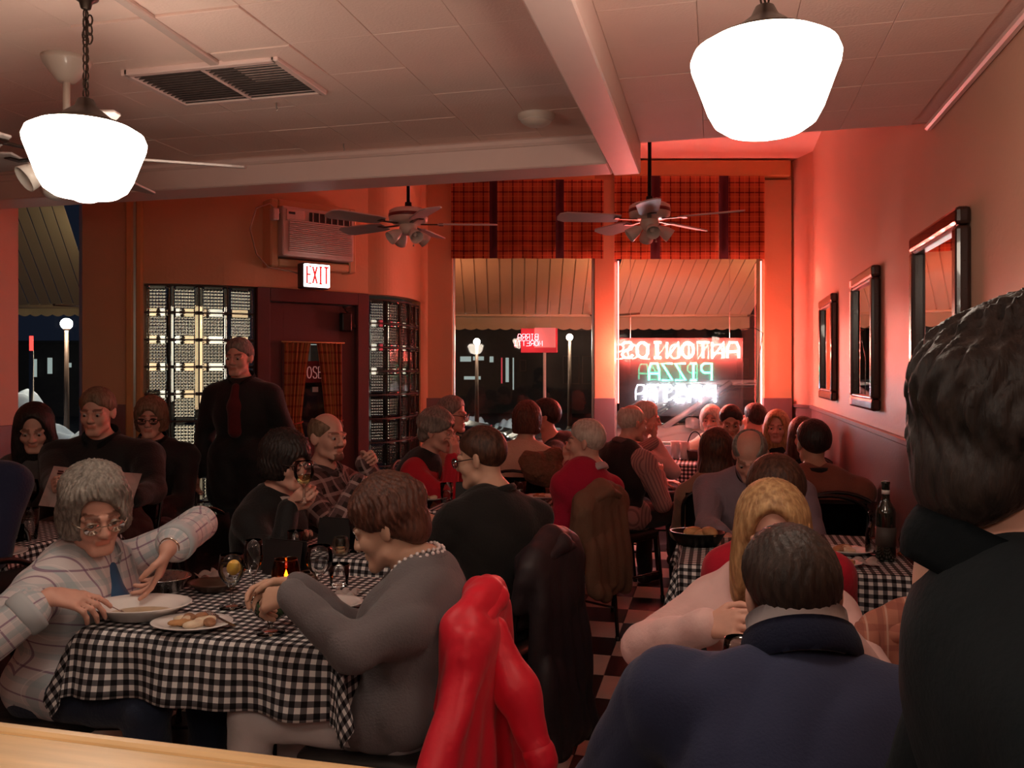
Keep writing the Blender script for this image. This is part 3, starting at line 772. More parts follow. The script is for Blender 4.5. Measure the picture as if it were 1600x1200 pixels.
def building(label, u0, u1, vtop, zc, depth, wins):
    zt = W(0, vtop, zc).z; zb = -.15
    t = thing('street_building', label, 'building', CAMV(((u0 + u1) / 2 - 800) * zc / F, zc + depth / 2, zb))
    b = B(); b.box(CAMV(((u0 + u1) / 2 - 800) * zc / F, zc + depth / 2, (zt + zb) / 2), ((u1 - u0) * zc / F, depth, zt - zb), rot=TH, bev=.05)
    b.build('wall', dk, t, world=True)
    b = B(); fbox(b, u0 - 2, u1 + 2, vtop - 3, vtop + 2, zc - .15, .4, bev=.05); b.build('cornice', dk, t, world=True)
    for (a, c, d, e, m) in wins:
        f = fbox(B(), a, c, d, e, zc - .06, .08, bev=.01).build('window_frame', rust, t, world=True)
        fbox(B(), a + 1, c - 1, d + 1, e - 1, zc - .09, .04, bev=.005).build('window_pane', m, f, world=True)
building('dark low building across the street with lit shop windows, beyond the left front window', 640, 960, 470, 32, 8,
         [(718, 737, 556, 566, lit_w), (738, 757, 556, 564, lit_w), (764, 772, 556, 567, lit_w), (782, 786, 558, 600, red_lit), (789, 796, 558, 598, lit_w), (724, 752, 587, 594, lit_w), (800, 804, 558, 610, lit_w), (812, 822, 562, 580, dk), (880, 905, 556, 600, dk), (910, 935, 556, 600, dk)])
building('dark building across the street beyond the neon sign window', 965, 1260, 470, 34, 8, [(985, 1005, 555, 585, dk), (1150, 1170, 560, 590, dk)])
building('dark building with pale lit doors beyond the far left window', -80, 180, 535, 30, 8, [(73, 82, 558, 585, lit_w), (48, 58, 560, 590, lit_w), (104, 112, 566, 575, lit_w)])
# shop fronts with glowing panes, added to light the glass blocks from behind
building('added shop front, its glowing panes lighting the left glass blocks as dots', 190, 420, 420, 19, 4,
         [(205, 245, 480, 610, back_warm), (250, 282, 478, 628, back_white), (288, 322, 478, 640, back_warm), (326, 352, 480, 612, back_white), (356, 392, 476, 560, back_warm), (398, 415, 478, 590, back_white)])
building('added shop front, its glowing panes lighting the right glass blocks as streaks', 430, 630, 430, 24, 3.5,
         [(440, 470, 490, 580, back_warm), (480, 540, 470, 540, lit_w), (548, 588, 490, 600, back_white), (592, 612, 480, 560, red_lit), (615, 630, 500, 600, back_white)])
lampg = glow('street_lamp_glow', (1, .88, .68), 800)
def street_lamp(u, v, zc, r, label, mz=None):
    p = W(u, v, zc); t = thing('street_lamp', label, 'street lamp', (p.x, p.y, -.11))
    B().ball(p, r, 16).build('globe', mz or lampg, t, world=True)
    B().tube([(p.x, p.y, -.11), (p.x, p.y, p.z - r)], [.06, .035], 8).lathe([(.12, -.11), (.1, .1), (.06, .2)], c=(p.x, p.y, 0), seg=10).build('pole', rust, t, world=True)
    B().lathe([(r * .55, -r * .8), (r * .6, -r * 1.05), (.04, -r * 1.3)], c=p, seg=12).build('collar', rust, t, world=True)
street_lamp(745, 534, 20, .075, 'glowing street lamp globe seen through the left part of the left front window')
street_lamp(890, 527, 20, .075, 'glowing street lamp globe right of the reversed beer sign')
street_lamp(104, 506, 17, .11, 'bright street lamp globe under the awning in the far left window')
pr = thing('warning_pole', 'thin pole with a red glowing top outside the far left window', 'pole', W(49, 600, 14))
B().tube([W(49, 525, 14), W(49, 548, 14)], .03, 8).build('red_light', glow('red_light_tube', (1, .05, .04), 3), pr, world=True)
B().tube([W(49, 548, 14), Vector((W(49, 548, 14).x, W(49, 548, 14).y, -.11))], .035, 8).build('pole', steel, pr, world=True)
pp = B().tube([W(851, 513, 9.3), W(851, vz(-.11, 9.3), 9.3)], .017, 8).lathe([(.05, 0), (.05, .02), (.017, .05)], c=W(851, vz(-.11, 9.3), 9.3)); tag(pp.build('awning_pole', mat('white_enamel_pole', (.7, .62, .6), .4)), 'thin white awning pole standing outside the left front window', 'pole')

def car(label, p, rot, col, L=4.5, Wd=1.8, Hh=1.5):
    """p = centre on the road; local x forward"""
    t = thing('parked_car', label, 'car', p, rot, 'cars parked at the kerb')
    paint = mat('car_paint_' + label.split()[0], col, .25, .2, var=.03, coat=.8); dark = mat('dark_car_glass', (.02, .022, .026), .06, var=0)
    prof = [(-L / 2, .35), (-L / 2, .8), (-L / 2 + .1, .98), (-.95 * L / 4, 1.0), (L * .22, .98), (L / 2 - .15, .78), (L / 2, .62), (L / 2, .32)]
    def side(pr, w, m, name, bev=.06):
        b = bmesh.new(); l = [b.verts.new((x, -w, z)) for x, z in pr]; r = [b.verts.new((x, w, z)) for x, z in pr]
        b.faces.new(l); b.faces.new(r[::-1]); n = len(pr)
        for i in range(n): b.faces.new((l[i], r[i], r[(i + 1) % n], l[(i + 1) % n]))
        bmesh.ops.recalc_face_normals(b, faces=b.faces[:]); bmesh.ops.bevel(b, geom=b.edges[:], offset=bev, segments=3, affect='EDGES')
        for f in b.faces: f.smooth = True
        me = bpy.data.meshes.new(name); b.to_mesh(me); b.free(); return mesh_obj(name, me, m, t)
    side(prof, Wd / 2, paint, 'body', .09)
    side([(-L * .40, .95), (-L * .30, Hh - .03), (L * .04, Hh - .02), (L * .24, .97)], Wd / 2 - .14, dark, 'cabin_glass', .06)
    side([(-L * .31, Hh - .05), (-L * .27, Hh), (L * .0, Hh + .01), (L * .055, Hh - .05)], Wd / 2 - .13, paint, 'roof', .03)
    for s_ in (-1, 1):
        B().tube([(L * .25, s_ * (Wd / 2 - .12), .96), (L * .05, s_ * (Wd / 2 - .16), Hh - .02)], .035, 6).build('windscreen_pillar', paint, t)
        B().box((L * .19, s_ * (Wd / 2 + .06), 1.02), (.12, .18, .13), bev=.04, seg=2).build('mirror', paint, t)
        B().box((L / 2 - .06, s_ * (Wd / 2 - .28), .68), (.14, .36, .13), bev=.04, seg=2).build('headlight', mat('headlight_lens', (.7, .7, .7), .1, coat=1), t)
        for x in (-L * .3, L * .3):
            w = B().lathe([(0, -.1), (.2, -.1), (.31, -.09), (.33, -.05), (.33, .05), (.31, .09), (.2, .1), (0, .1)], seg=20, M=Matrix.Rotation(math.pi / 2, 4, 'X')).xf(Matrix.Translation((x, s_ * (Wd / 2 - .1), .33))).build('wheel', mat('tyre_rubber', (.015, .015, .015), .8), t)
    return t
car('white car parked close outside the neon sign window', CAMV((1120 - 800) * 10.7 / F, 10.75, -.11), TH + math.radians(196), (.75, .76, .78))
car('dark car parked outside the left front window, its windscreen pillar catching light', CAMV((560 - 800) * 11.4 / F, 11.4, -.11), TH + math.radians(-8), (.03, .03, .035))

# ---------------------------------------------------------------- fittings on the entrance wall
plastic = mat('beige_plastic', (.55, .45, .40), .45, var=.04); dark_plastic = mat('dark_plastic', (.03, .025, .025), .4)
a0, a1 = W(437, 369, 6.22), W(548, 372, 6.60)
ad = (a1 - a0); ad.z = 0; aw = ad.length; aang = math.atan2(ad.y, ad.x)
MA = Matrix.Translation(W(437, 372, 6.20)) @ Matrix.Rotation(aang, 4, 'Z')
ac = thing('air_conditioner', 'beige window air conditioner in a wooden sleeve high on the wall above the door', 'air conditioner', W(437, 362, 6.20), aang)
Hh = .37; zb = -.18
b = B(); b.box((aw / 2, .10, zb + Hh / 2), (aw, .30, Hh), bev=.012, seg=2)
b.build('casing', plastic, ac)
b = B()
for (cx, cz, sx, sz) in ((-.03, zb + Hh / 2 - .01, .06, Hh + .14), (aw + .03, zb + Hh / 2 - .01, .06, Hh + .14), (aw / 2, zb + Hh + .03, aw, .06), (aw / 2, zb - .045, aw, .06)): b.box((cx, .10, cz), (sx, .16, sz), bev=.01)
b.build('wall_sleeve', ochre, ac)
for k in range(17):
    B().box((aw * .52, -.058, zb + .035 + k * .0145), (aw * .88, .012, .0085), rot=Matrix.Rotation(.5, 4, 'X'), bev=.002).build('slat', plastic, ac)
B().box((aw * .52, -.045, zb + .15), (aw * .9, .008, .26), bev=0).build('grille_back', dark_plastic, ac)
B().box((aw * .66, -.052, zb + Hh - .065), (aw * .6, .012, .075), bev=.004).build('air_outlet', dark_plastic, ac)
for k in range(7): B().box((aw * (.40 + .087 * k), -.062, zb + Hh - .065), (.006, .012, .07), bev=.001).build('vane', plastic, ac)
cp = B().box((aw * .17, -.053, zb + Hh - .065), (aw * .24, .01, .085), bev=.003).build('control_panel', plastic, ac)
B().box((aw * .12, -.06, zb + Hh - .05), (.05, .006, .018), bev=.002).build('display', dark_plastic, cp)
B().tube([(-.02, -.04, .13), (-.10, -.05, .19), (-.19, -.02, .15), (-.22, .02, .0), (-.17, .02, -.18), (-.08, .02, -.27), (.1, .0, -.29), (.16, .01, -.30)], .006, 6).build('power_cord', mat('grey_cord', (.4, .28, .2), .6), ac)
B().box((-.05, -.02, .12), (.05, .07, .09), bev=.012, seg=2).build('plug', plastic, ac)
# exit sign
es = thing('exit_sign', 'glowing white exit sign with red letters above the maroon door', 'exit sign', W(495, 431, 6.25), dang)
B().box((0, .06, 0), (.215, .10, .19), bev=.008).build('housing', dark_plastic, es)
B().box((.0, .0, 0), (.20, .03, .17), bev=.004).build('lit_face', glow('exit_sign_face', (1, .80, .74), 5), es)
red_ink = mat('red_letter_paint', (.40, .008, .01), .5, emit=(1, .03, .03), estr=.7)
letters(es, 'EXIT', world_m(es) @ Matrix.Translation((0, -.0165, -.06)), .034, .125, .012, .0068, red_ink)
# door closer
dc = thing('door_closer', 'black hydraulic door closer at the top of the maroon door', 'door closer', D0 + dd * .78 + Vector((0, 0, 1.96)), dang)
B().box((0, -.02, -.06), (.09, .06, .15), bev=.012, seg=2).build('body', black_metal, dc)
B().tube([(0, -.05, .02), (-.07, -.12, .05), (.06, -.02, .07)], .008, 6).build('arm', black_metal, dc)
B().box((.06, -.02, -.09), (.05, .04, .04), bev=.01).build('bracket', black_metal, dc)
# curtains and sign on the door glass
curt = plaidmat('door_curtain_plaid', (.55, .20, .08), [(0, .045, 0, .3, (.30, .06, .03), .7), (1, .09, .2, .2, (.28, .05, .03), .7), (0, .045, .6, .12, (.75, .42, .15), .7)], trans=.3)
for s_, lab in ((0, 'left'), (1, 'right')):
    t = thing('door_curtain', 'orange plaid tied-back curtain on the %s side of the door window' % lab, 'curtain', D0 + dd * (.35 + .3 * s_) + Vector((0, 0, .98)), dang, 'door curtains')
    xa = gx0 - .02 if s_ == 0 else gx1 + .02; sg = 1 if s_ == 0 else -1
    def fn(a, r):
        wtop, wtie, wbot = .235, .155, .185
        z = gz1 + .01 - r * (gz1 - gz0 + .01)
        w = wtop + (wtie - wtop) * min(1, r / .82) ** .8 if r < .82 else wtie + (wbot - wtie) * (r - .82) / .18
        return MD @ Vector((xa + sg * w * a, -.0 + .012 * math.sin(a * 34 + s_) * (1 - .3 * r), z))
    B().grid(fn, 48, 16, lambda a, r: (a * .3, r * .8), thick=.003).build('cloth', curt, t, world=True)
    B().tube([MD @ Vector((xa, .0, gz0 + .13)), MD @ Vector((xa + sg * .08, -.03, gz0 + .115)), MD @ Vector((xa + sg * .16, -.01, gz0 + .13))], .007, 6).build('tieback', curt, t, world=True)
B().tube([MD @ Vector((gx0 - .03, -.005, gz1 + .012)), MD @ Vector((gx1 + .03, -.005, gz1 + .012))], .006, 8).build('curtain_rod', trim_paint, dr, world=True)['kind'] = 'structure'
cs = thing('closed_sign', 'small red sign with pale letters hanging behind the door glass, half hidden by curtains', 'sign', MD @ Vector(((gx0 + gx1) / 2 - .01, .035, 1.50)), dang)
B().box((0, 0, 0), (.30, .004, .17), bev=.001).build('board', mat('dark_red_board', (.12, .008, .01), .5), cs)
letters(cs, 'CLOSED', world_m(cs) @ Matrix.Translation((.012, -.004, -.05)), .036, .09, .012, .004, mat('pale_pink_letters', (.75, .4, .38), .5, emit=(1, .45, .4), estr=.15))
B().box((.04, .0, -.14), (.05, .003, .04), bev=.001).build('paper_note', mat('pale_paper', (.5, .5, .48), .7), cs)

# ---------------------------------------------------------------- ceiling register, smoke detector, cable strip
zc_ = ZLOW
vt = thing('ceiling_vent', 'two-panel air register set in the low ceiling left of centre', 'vent', WZ(350, 122, zc_ - .004))
vp = [WZ(u, v, zc_ - .006) for u, v in ((264, 106), (396, 97), (458, 145), (345, 152))]
c0 = vt.location
x0_, x1_ = min(vp[0].x, vp[3].x), max(vp[1].x, vp[2].x); y0_, y1_ = min(p.y for p in vp), max(p.y for p in vp)
x0_, x1_ = c0.x - .28, c0.x + .27
b = B(); fw_ = .025
for (cx, cy, sx, sy) in ((x0_, (y0_ + y1_) / 2, fw_, y1_ - y0_ + fw_), (x1_, (y0_ + y1_) / 2, fw_, y1_ - y0_ + fw_), ((x0_ + x1_) / 2, y0_, x1_ - x0_, fw_), ((x0_ + x1_) / 2, y1_, x1_ - x0_, fw_), ((x0_ + x1_) / 2, (y0_ + y1_) / 2, .012, y1_ - y0_)): b.box((cx, cy, zc_ - .011), (sx, sy, .02), bev=.003)
b.build('frame', beam_paint, vt, world=True)
for k in range(15):
    y = y0_ + (y1_ - y0_) * (k + .5) / 15
    B().box(((x0_ + x1_) / 2, y, zc_ - .010), (x1_ - x0_ - .02, .018, .003), rot=Matrix.Rotation(.7, 4, 'X'), bev=0).build('slat', mat('grey_register_slat', (.07, .05, .048), .5), vt, world=True)
sd = thing('smoke_detector', 'small round smoke detector on the low ceiling left of the long beam', 'smoke detector', WZ(838, 180, zc_ - .004))
B().lathe([(.072, 0), (.072, -.012), (.06, -.02), (.055, -.03), (.03, -.042), (0, -.045)], seg=28).build('housing', fan_white, sd)
B().lathe([(.056, -.0195), (.06, -.024), (.056, -.028)], seg=28).build('vent_ring', plastic, sd)
cb = B(); p0, p1 = WZ(150, -30, zc_ - .01), WZ(340, 102, zc_ - .01); d_ = p1 - p0
cb.box((p0 + p1) / 2, (d_.length, .035, .016), rot=math.atan2(d_.y, d_.x), bev=.004); o = cb.build('trim_2', mat('pink_cable_trunking', (.62, .45, .40), .5)); o['kind'] = 'structure'
for u, v in ((432, 162), (537, 226)):
    p = WZ(u, v - 3, zc_); tag(B().tube([p, p + Vector((0, 0, -.02)), p + Vector((.004, 0, -.03)), p + Vector((.0, 0, -.036))], .003, 5).build('ceiling_hook', steel), 'tiny metal hook in the ceiling %s' % ('beside the air register' if u < 500 else 'near the cross beam'), 'hook')

# ---------------------------------------------------------------- mirrors on the right wall
mirror_m = mat('mirror_silver', (.82, .82, .82), .015, 1, var=0)
frame_m = mat('dark_mahogany_frame', (.035, .012, .010), .22, var=.3, scale=20, coat=.5, stretch=(1, 1, 6))
silver = mat('silver_inner_lip', (.6, .55, .55), .3, .8)
for i, (ya, yb_) in enumerate(((6.36, 7.12), (4.74, 5.50), (3.13, 3.86))):
    za, zb_ = 1.29, 2.07; x = XR
    t = thing('wall_mirror', ['dark framed wall mirror nearest the window corner, smallest in view', 'dark framed wall mirror in the middle of the three', 'dark framed wall mirror nearest the viewer, reflecting the awning'][i], 'mirror', (x, (ya + yb_) / 2, za), 0, 'mirrors on the right wall')
    fw_ = .065
    for nm, (cy, cz, sy, sz) in (('frame_rail', ((ya + yb_) / 2, zb_ - fw_ / 2, yb_ - ya, fw_)), ('frame_rail', ((ya + yb_) / 2, za + fw_ / 2, yb_ - ya, fw_)), ('frame_stile', (ya + fw_ / 2, (za + zb_) / 2, fw_, zb_ - za - 2 * fw_)), ('frame_stile', (yb_ - fw_ / 2, (za + zb_) / 2, fw_, zb_ - za - 2 * fw_))):
        B().box((x - .025, cy, cz), (.05, sy, sz), bev=.014, seg=2).build(nm, frame_m, t, world=True)
    g_ = .012
    for cy, cz, sy, sz in (((ya + yb_) / 2, zb_ - fw_ - g_ / 2, yb_ - ya - 2 * fw_, g_), ((ya + yb_) / 2, za + fw_ + g_ / 2, yb_ - ya - 2 * fw_, g_)): B().box((x - .028, cy, cz), (.03, sy, sz), bev=.004).build('inner_lip', silver, t, world=True)
    B().box((x - .018, (ya + yb_) / 2, (za + zb_) / 2), (.008, yb_ - ya - 2 * fw_ + .01, zb_ - za - 2 * fw_ + .01), bev=0).build('mirror_glass', mirror_m, t, world=True)
# ---------------------------------------------------------------- counter under the viewer
oak = mat('pale_varnished_oak', (.74, .50, .25), .3, var=.28, scale=5, coat=.5, stretch=(1.2, 14, 14), bump=.05)
ct = thing('counter', 'pale varnished oak counter top on a half wall at the lower left corner', 'counter', (-1.5, .6, 0))
B().box((-1.65, .585, 1.085), (2.9, .36, .03), bev=.008, seg=2).build('counter_top', oak, ct, world=True)
B().box((-1.65, .772, 1.083), (2.92, .024, .04), bev=.008, seg=2).build('edge_strip', oak, ct, world=True)
B().box((-1.65, .59, .535), (2.9, .2, 1.07), bev=.005).build('half_wall', mauve, ct, world=True)
# ---------------------------------------------------------------- people: one continuous body each, clothes and hair as children
def nv(v): return v / (np.linalg.norm(v) + 1e-9)
def skin_mat(name, col):
    if name in MATS: return MATS[name]
    m, nt, b = _new(name)
    at = N(nt, 'ShaderNodeAttribute', attribute_name='tone')
    tc = N(nt, 'ShaderNodeTexCoord'); nz = N(nt, 'ShaderNodeTexNoise'); nz.inputs['Scale'].default_value = 35; nz.inputs['Detail'].default_value = 4
    link(nt, tc.outputs['Object'], nz.inputs['Vector'])
    rp = N(nt, 'ShaderNodeMapRange'); rp.inputs['To Min'].default_value = .88; rp.inputs['To Max'].default_value = 1.1; link(nt, nz.outputs[0], rp.inputs[0])
    mu = N(nt, 'ShaderNodeVectorMath', operation='MULTIPLY'); mu.inputs[1].default_value = col; link(nt, at.outputs['Color'], mu.inputs[0])
    sc = N(nt, 'ShaderNodeVectorMath', operation='SCALE'); link(nt, mu.outputs[0], sc.inputs[0]); link(nt, rp.outputs[0], sc.inputs['Scale'])
    link(nt, sc.outputs[0], b.inputs['Base Color']); b.inputs['Roughness'].default_value = .48; b.inputs['Specular IOR Level'].default_value = .35
    b.inputs['Subsurface Weight'].default_value = .0
    bp = N(nt, 'ShaderNodeBump'); bp.inputs['Strength'].default_value = .12; bp.inputs['Distance'].default_value = .004; link(nt, nz.outputs[0], bp.inputs['Height']); link(nt, bp.outputs[0], b.inputs['Normal'])
    MATS[name] = m; return m
SKIN = {'fair': (.60, .36, .26), 'pink': (.64, .35, .27), 'tan': (.50, .28, .19)}
def hair_mat(name, c1, c2):
    name = 'hair_' + name
    if name in MATS: return MATS[name]
    m, nt, b = _new(name)
    tc = N(nt, 'ShaderNodeTexCoord'); wv = N(nt, 'ShaderNodeTexNoise'); wv.inputs['Scale'].default_value = 28; wv.inputs['Detail'].default_value = 6
    mp = N(nt, 'ShaderNodeMapping'); mp.inputs['Scale'].default_value = (3, 3, .7); link(nt, tc.outputs['Object'], mp.inputs[0]); link(nt, mp.outputs[0], wv.inputs['Vector'])
    cr = N(nt, 'ShaderNodeValToRGB'); e = cr.color_ramp.elements; e[0].position = .35; e[0].color = (*c1, 1); e[1].position = .68; e[1].color = (*c2, 1)
    link(nt, wv.outputs[0], cr.inputs[0]); link(nt, cr.outputs[0], b.inputs['Base Color']); b.inputs['Roughness'].default_value = .5; b.inputs['Specular IOR Level'].default_value = .35
    bp = N(nt, 'ShaderNodeBump'); bp.inputs['Strength'].default_value = .6; bp.inputs['Distance'].default_value = .01; link(nt, wv.outputs[0], bp.inputs['Height']); link(nt, bp.outputs[0], b.inputs['Normal'])
    MATS[name] = m; return m
HAIR = {'grey': ((.13, .11, .095), (.29, .255, .22)), 'white': ((.42, .36, .30), (.66, .6, .52)), 'black': ((.010, .008, .008), (.03, .02, .018)), 'brown': ((.035, .014, .009), (.10, .042, .025)),
        'auburn': ((.05, .018, .012), (.125, .045, .028)), 'blond': ((.26, .13, .055), (.52, .32, .15)), 'sandy': ((.13, .075, .045), (.26, .17, .11)), 'dark': ((.018, .011, .009), (.05, .03, .024))}
def cloth(name, col, rough=.85, bump=.25, bs=90, sheen=.15):
    return mat('cloth_' + name, col, rough, var=.12, scale=14, bump=bump, bscale=bs, sheen=sheen, spec=.25)
eye_white = mat('eye_white', (.42, .36, .33), .2, var=.02); iris_m = mat('dark_iris', (.03, .02, .015), .15)
RAD = math.radians

def hand_prims(S, w, d, pn, side, curl, sc, thumb=.5, spread=.06):
    """w wrist, d finger direction, pn palm normal (towards what is held), side = direction of the thumb"""
    d = nv(d); pn = nv(pn - d * (pn @ d)); lat = np.cross(pn, d)
    if lat @ side < 0: lat = -lat
    k = .010 * sc
    c = w + d * .045 * sc
    for i in range(4):                                             # metacarpals make the palm
        o = lat * (.027 - .018 * i) * sc
        S.rc(w + o * .55 + d * .008 * sc, w + o + d * (.085 - .004 * abs(i - 1)) * sc, .0125 * sc, .0105 * sc, k=.014 * sc)
    L = [(.040, .025, .020), (.044, .029, .022), (.041, .027, .021), (.032, .021, .019)]
    if np.isscalar(curl): curl = [curl] * 4
    for i in range(4):
        o = lat * (.027 - .018 * i) * sc
        p = w + o + d * (.085 - .004 * abs(i - 1)) * sc
        a = 0; dd_ = nv(d + lat * spread * (1.5 - i))
        r = .0088 * sc
        for j in range(3):
            a += curl[i] * (.75, 1.0, .65)[j]
            q = p + (dd_ * math.cos(a) + pn * math.sin(a)) * L[i][j] * sc
            S.rc(p, q, r, r * .9, k=.004 * sc); p = q; r *= .92
    # thumb leaves the side of the palm near its base
    p = w + lat * .022 * sc + d * .022 * sc
    q = p + (lat * .62 + d * .62 + pn * (.25 + .3 * thumb)) * .042 * sc
    S.rc(p, q, .013 * sc, .0105 * sc, k=.012 * sc)
    q2 = q + nv(lat * (.35 - .5 * thumb) + d * .8 + pn * (.15 + .6 * thumb)) * .030 * sc
    S.rc(q, q2, .0105 * sc, .009 * sc, k=.004)
    q3 = q2 + nv(lat * (.1 - .6 * thumb) + d * .85 + pn * (.2 + .5 * thumb)) * .024 * sc
    S.rc(q2, q3, .0092 * sc, .008 * sc, k=.004)

def ik(a, t, l1, l2, pole):
    v = t - a; D = np.linalg.norm(v)
    if D > (l1 + l2) * .985: f = D / ((l1 + l2) * .985); l1 *= f; l2 *= f
    D = max(D, abs(l1 - l2) * 1.02 + .01); u = nv(v)
    x = (l1 * l1 - l2 * l2 + D * D) / (2 * D); h = math.sqrt(max(l1 * l1 - x * x, 0))
    p = pole - u * (pole @ u); p = nv(p)
    return a + u * x + p * h

def hair_field(style, p, vol=0.0):
    """p in head space (x right, y forward, z up, metres, centre between the ears)"""
    x, y, z = p[..., 0], p[..., 1], p[..., 2]
    E = lambda c, r: _ell(p, A3(c), None, A3(r))
    sk = lambda g: E((0, -.012, .035), (.078 + g, .097 + g, .092 + g))
    az = np.arctan2(x, -y)
    strand = .0016 * np.sin(az * 34 + 22 * z + 3 * np.sin(z * 60)) + .0012 * np.sin(az * 61 - 15 * z)
    smx = lambda a, b, k: np.maximum(a, b) + np.maximum(k - np.abs(a - b), 0) ** 2 / (4 * k)
    smn = lambda a, b, k: np.minimum(a, b) - np.maximum(k - np.abs(a - b), 0) ** 2 / (4 * k)
    plane = lambda py, pz, qy, qz: ((y - py) * -(qz - pz) + (z - pz) * (qy - py)) / math.hypot(qy - py, qz - pz)   # > 0 keep side below
    if style in ('short', 'crop', 'balding', 'bald', 'cap'):
        g = {'short': .014, 'crop': .009, 'balding': .008, 'bald': .004, 'cap': .016}[style] + vol
        # hairline from the brow over the ears to the nape; the hair thins out towards it
        cutv = plane(.080, .068, -.085, -.085) + .004 * np.sin(70 * x + 9 * y)
        tap = np.clip(-cutv / .05, .12, 1)
        d = sk(0) - g * tap + strand * (.7 if style != 'crop' else .4) * tap
        d = smx(d, -cutv if False else cutv, .012)
        if style == 'short': d = smx(d, -E((.004, .112, .045), (.058, .05, .048)), .01)
        if style == 'balding': d = smx(d, -E((0, .03, .135), (.068, .13, .085)), .02)
        if style == 'bald': d = smx(d, -E((0, .02, .15), (.10, .15, .135)), .012)
        # side burns
        ear = E((0, -.0, -.0), (.1, .02, .03)); return smx(d, -E((0, .004, -.018), (.12, .024, .034)), .006)
    if style == 'poof':
        d = E((0, -.022, .045), (.096 + vol, .118 + vol, .108 + vol)) + .004 * np.sin(40 * x + 3 * np.sin(30 * z)) + .004 * np.sin(36 * z + 33 * y) + strand * 1.5
        d = smn(d, E((0, -.07, -.03), (.075, .05, .06)), .03)
        d = smx(d, plane(.085, .045, -.09, -.10), .02); d = smx(d, -E((0, .125, -.03), (.066, .082, .105)), .012)
        return smx(d, -E((0, .016, -.03), (.14, .028, .036)), .01)
    if style in ('bob', 'page', 'wavy', 'long', 'longback'):
        g = .020 + vol
        if style in ('long', 'longback'): strand = strand * .45
        d = sk(g) + strand * 1.6
        low = {'bob': -.085, 'page': -.075, 'wavy': -.07, 'long': -.2, 'longback': -.26}[style]
        d = smn(d, E((0, -.022, low * .45), (.094 + vol, .092, abs(low) * .62 + .06)) + strand * 1.8, .03)
        if style in ('long', 'longback'):
            strand = strand * .3
            d = smn(d, E((0, -.06, low * .6), (.105, .055, abs(low) * .62)) + strand * 2, .03)
            if style == 'long':
                for s_ in (-1, 1): d = smn(d, E((s_ * .082, .03, -.11), (.03, .05, .14)) + strand * 2, .03)
        if style == 'wavy': d = d + .004 * np.sin(38 * z + 9 * x) + .003 * np.sin(30 * x + 22 * y)
        d = smx(d, low - z, .02)
        fz = {'page': -.040, 'bob': -.02, 'wavy': -.015}.get(style, -.008)
        if style == 'long': fz = .012
        fo = E((0, .125, fz), (.062 if style != 'page' else .060, .095, .098 if style not in ('page', 'long') else .085 if style == 'page' else .104))
        if style == 'wavy':
            fo = smn(fo, E((.03, .12, .03), (.035, .08, .06)), .03)
            d = d + .003 * np.sin(90 * (z * .6 - y * .5 + .35 * np.abs(x)))
        d = smx(d, -fo, .018)
        return d
    return sk(.01)

def sdf_obj(name, S, vox, material, parent, post=None, tone=None, pco=None):
    S.post = post; V, Q = S.surf(vox)
    me = np_mesh(name, V, Q)
    if tone is not None: set_col(me, tone(V))
    if pco is not None: set_vec(me, pco(V))
    o = mesh_obj(name, me, None, parent, world=True); me.materials.append(material)
    return o

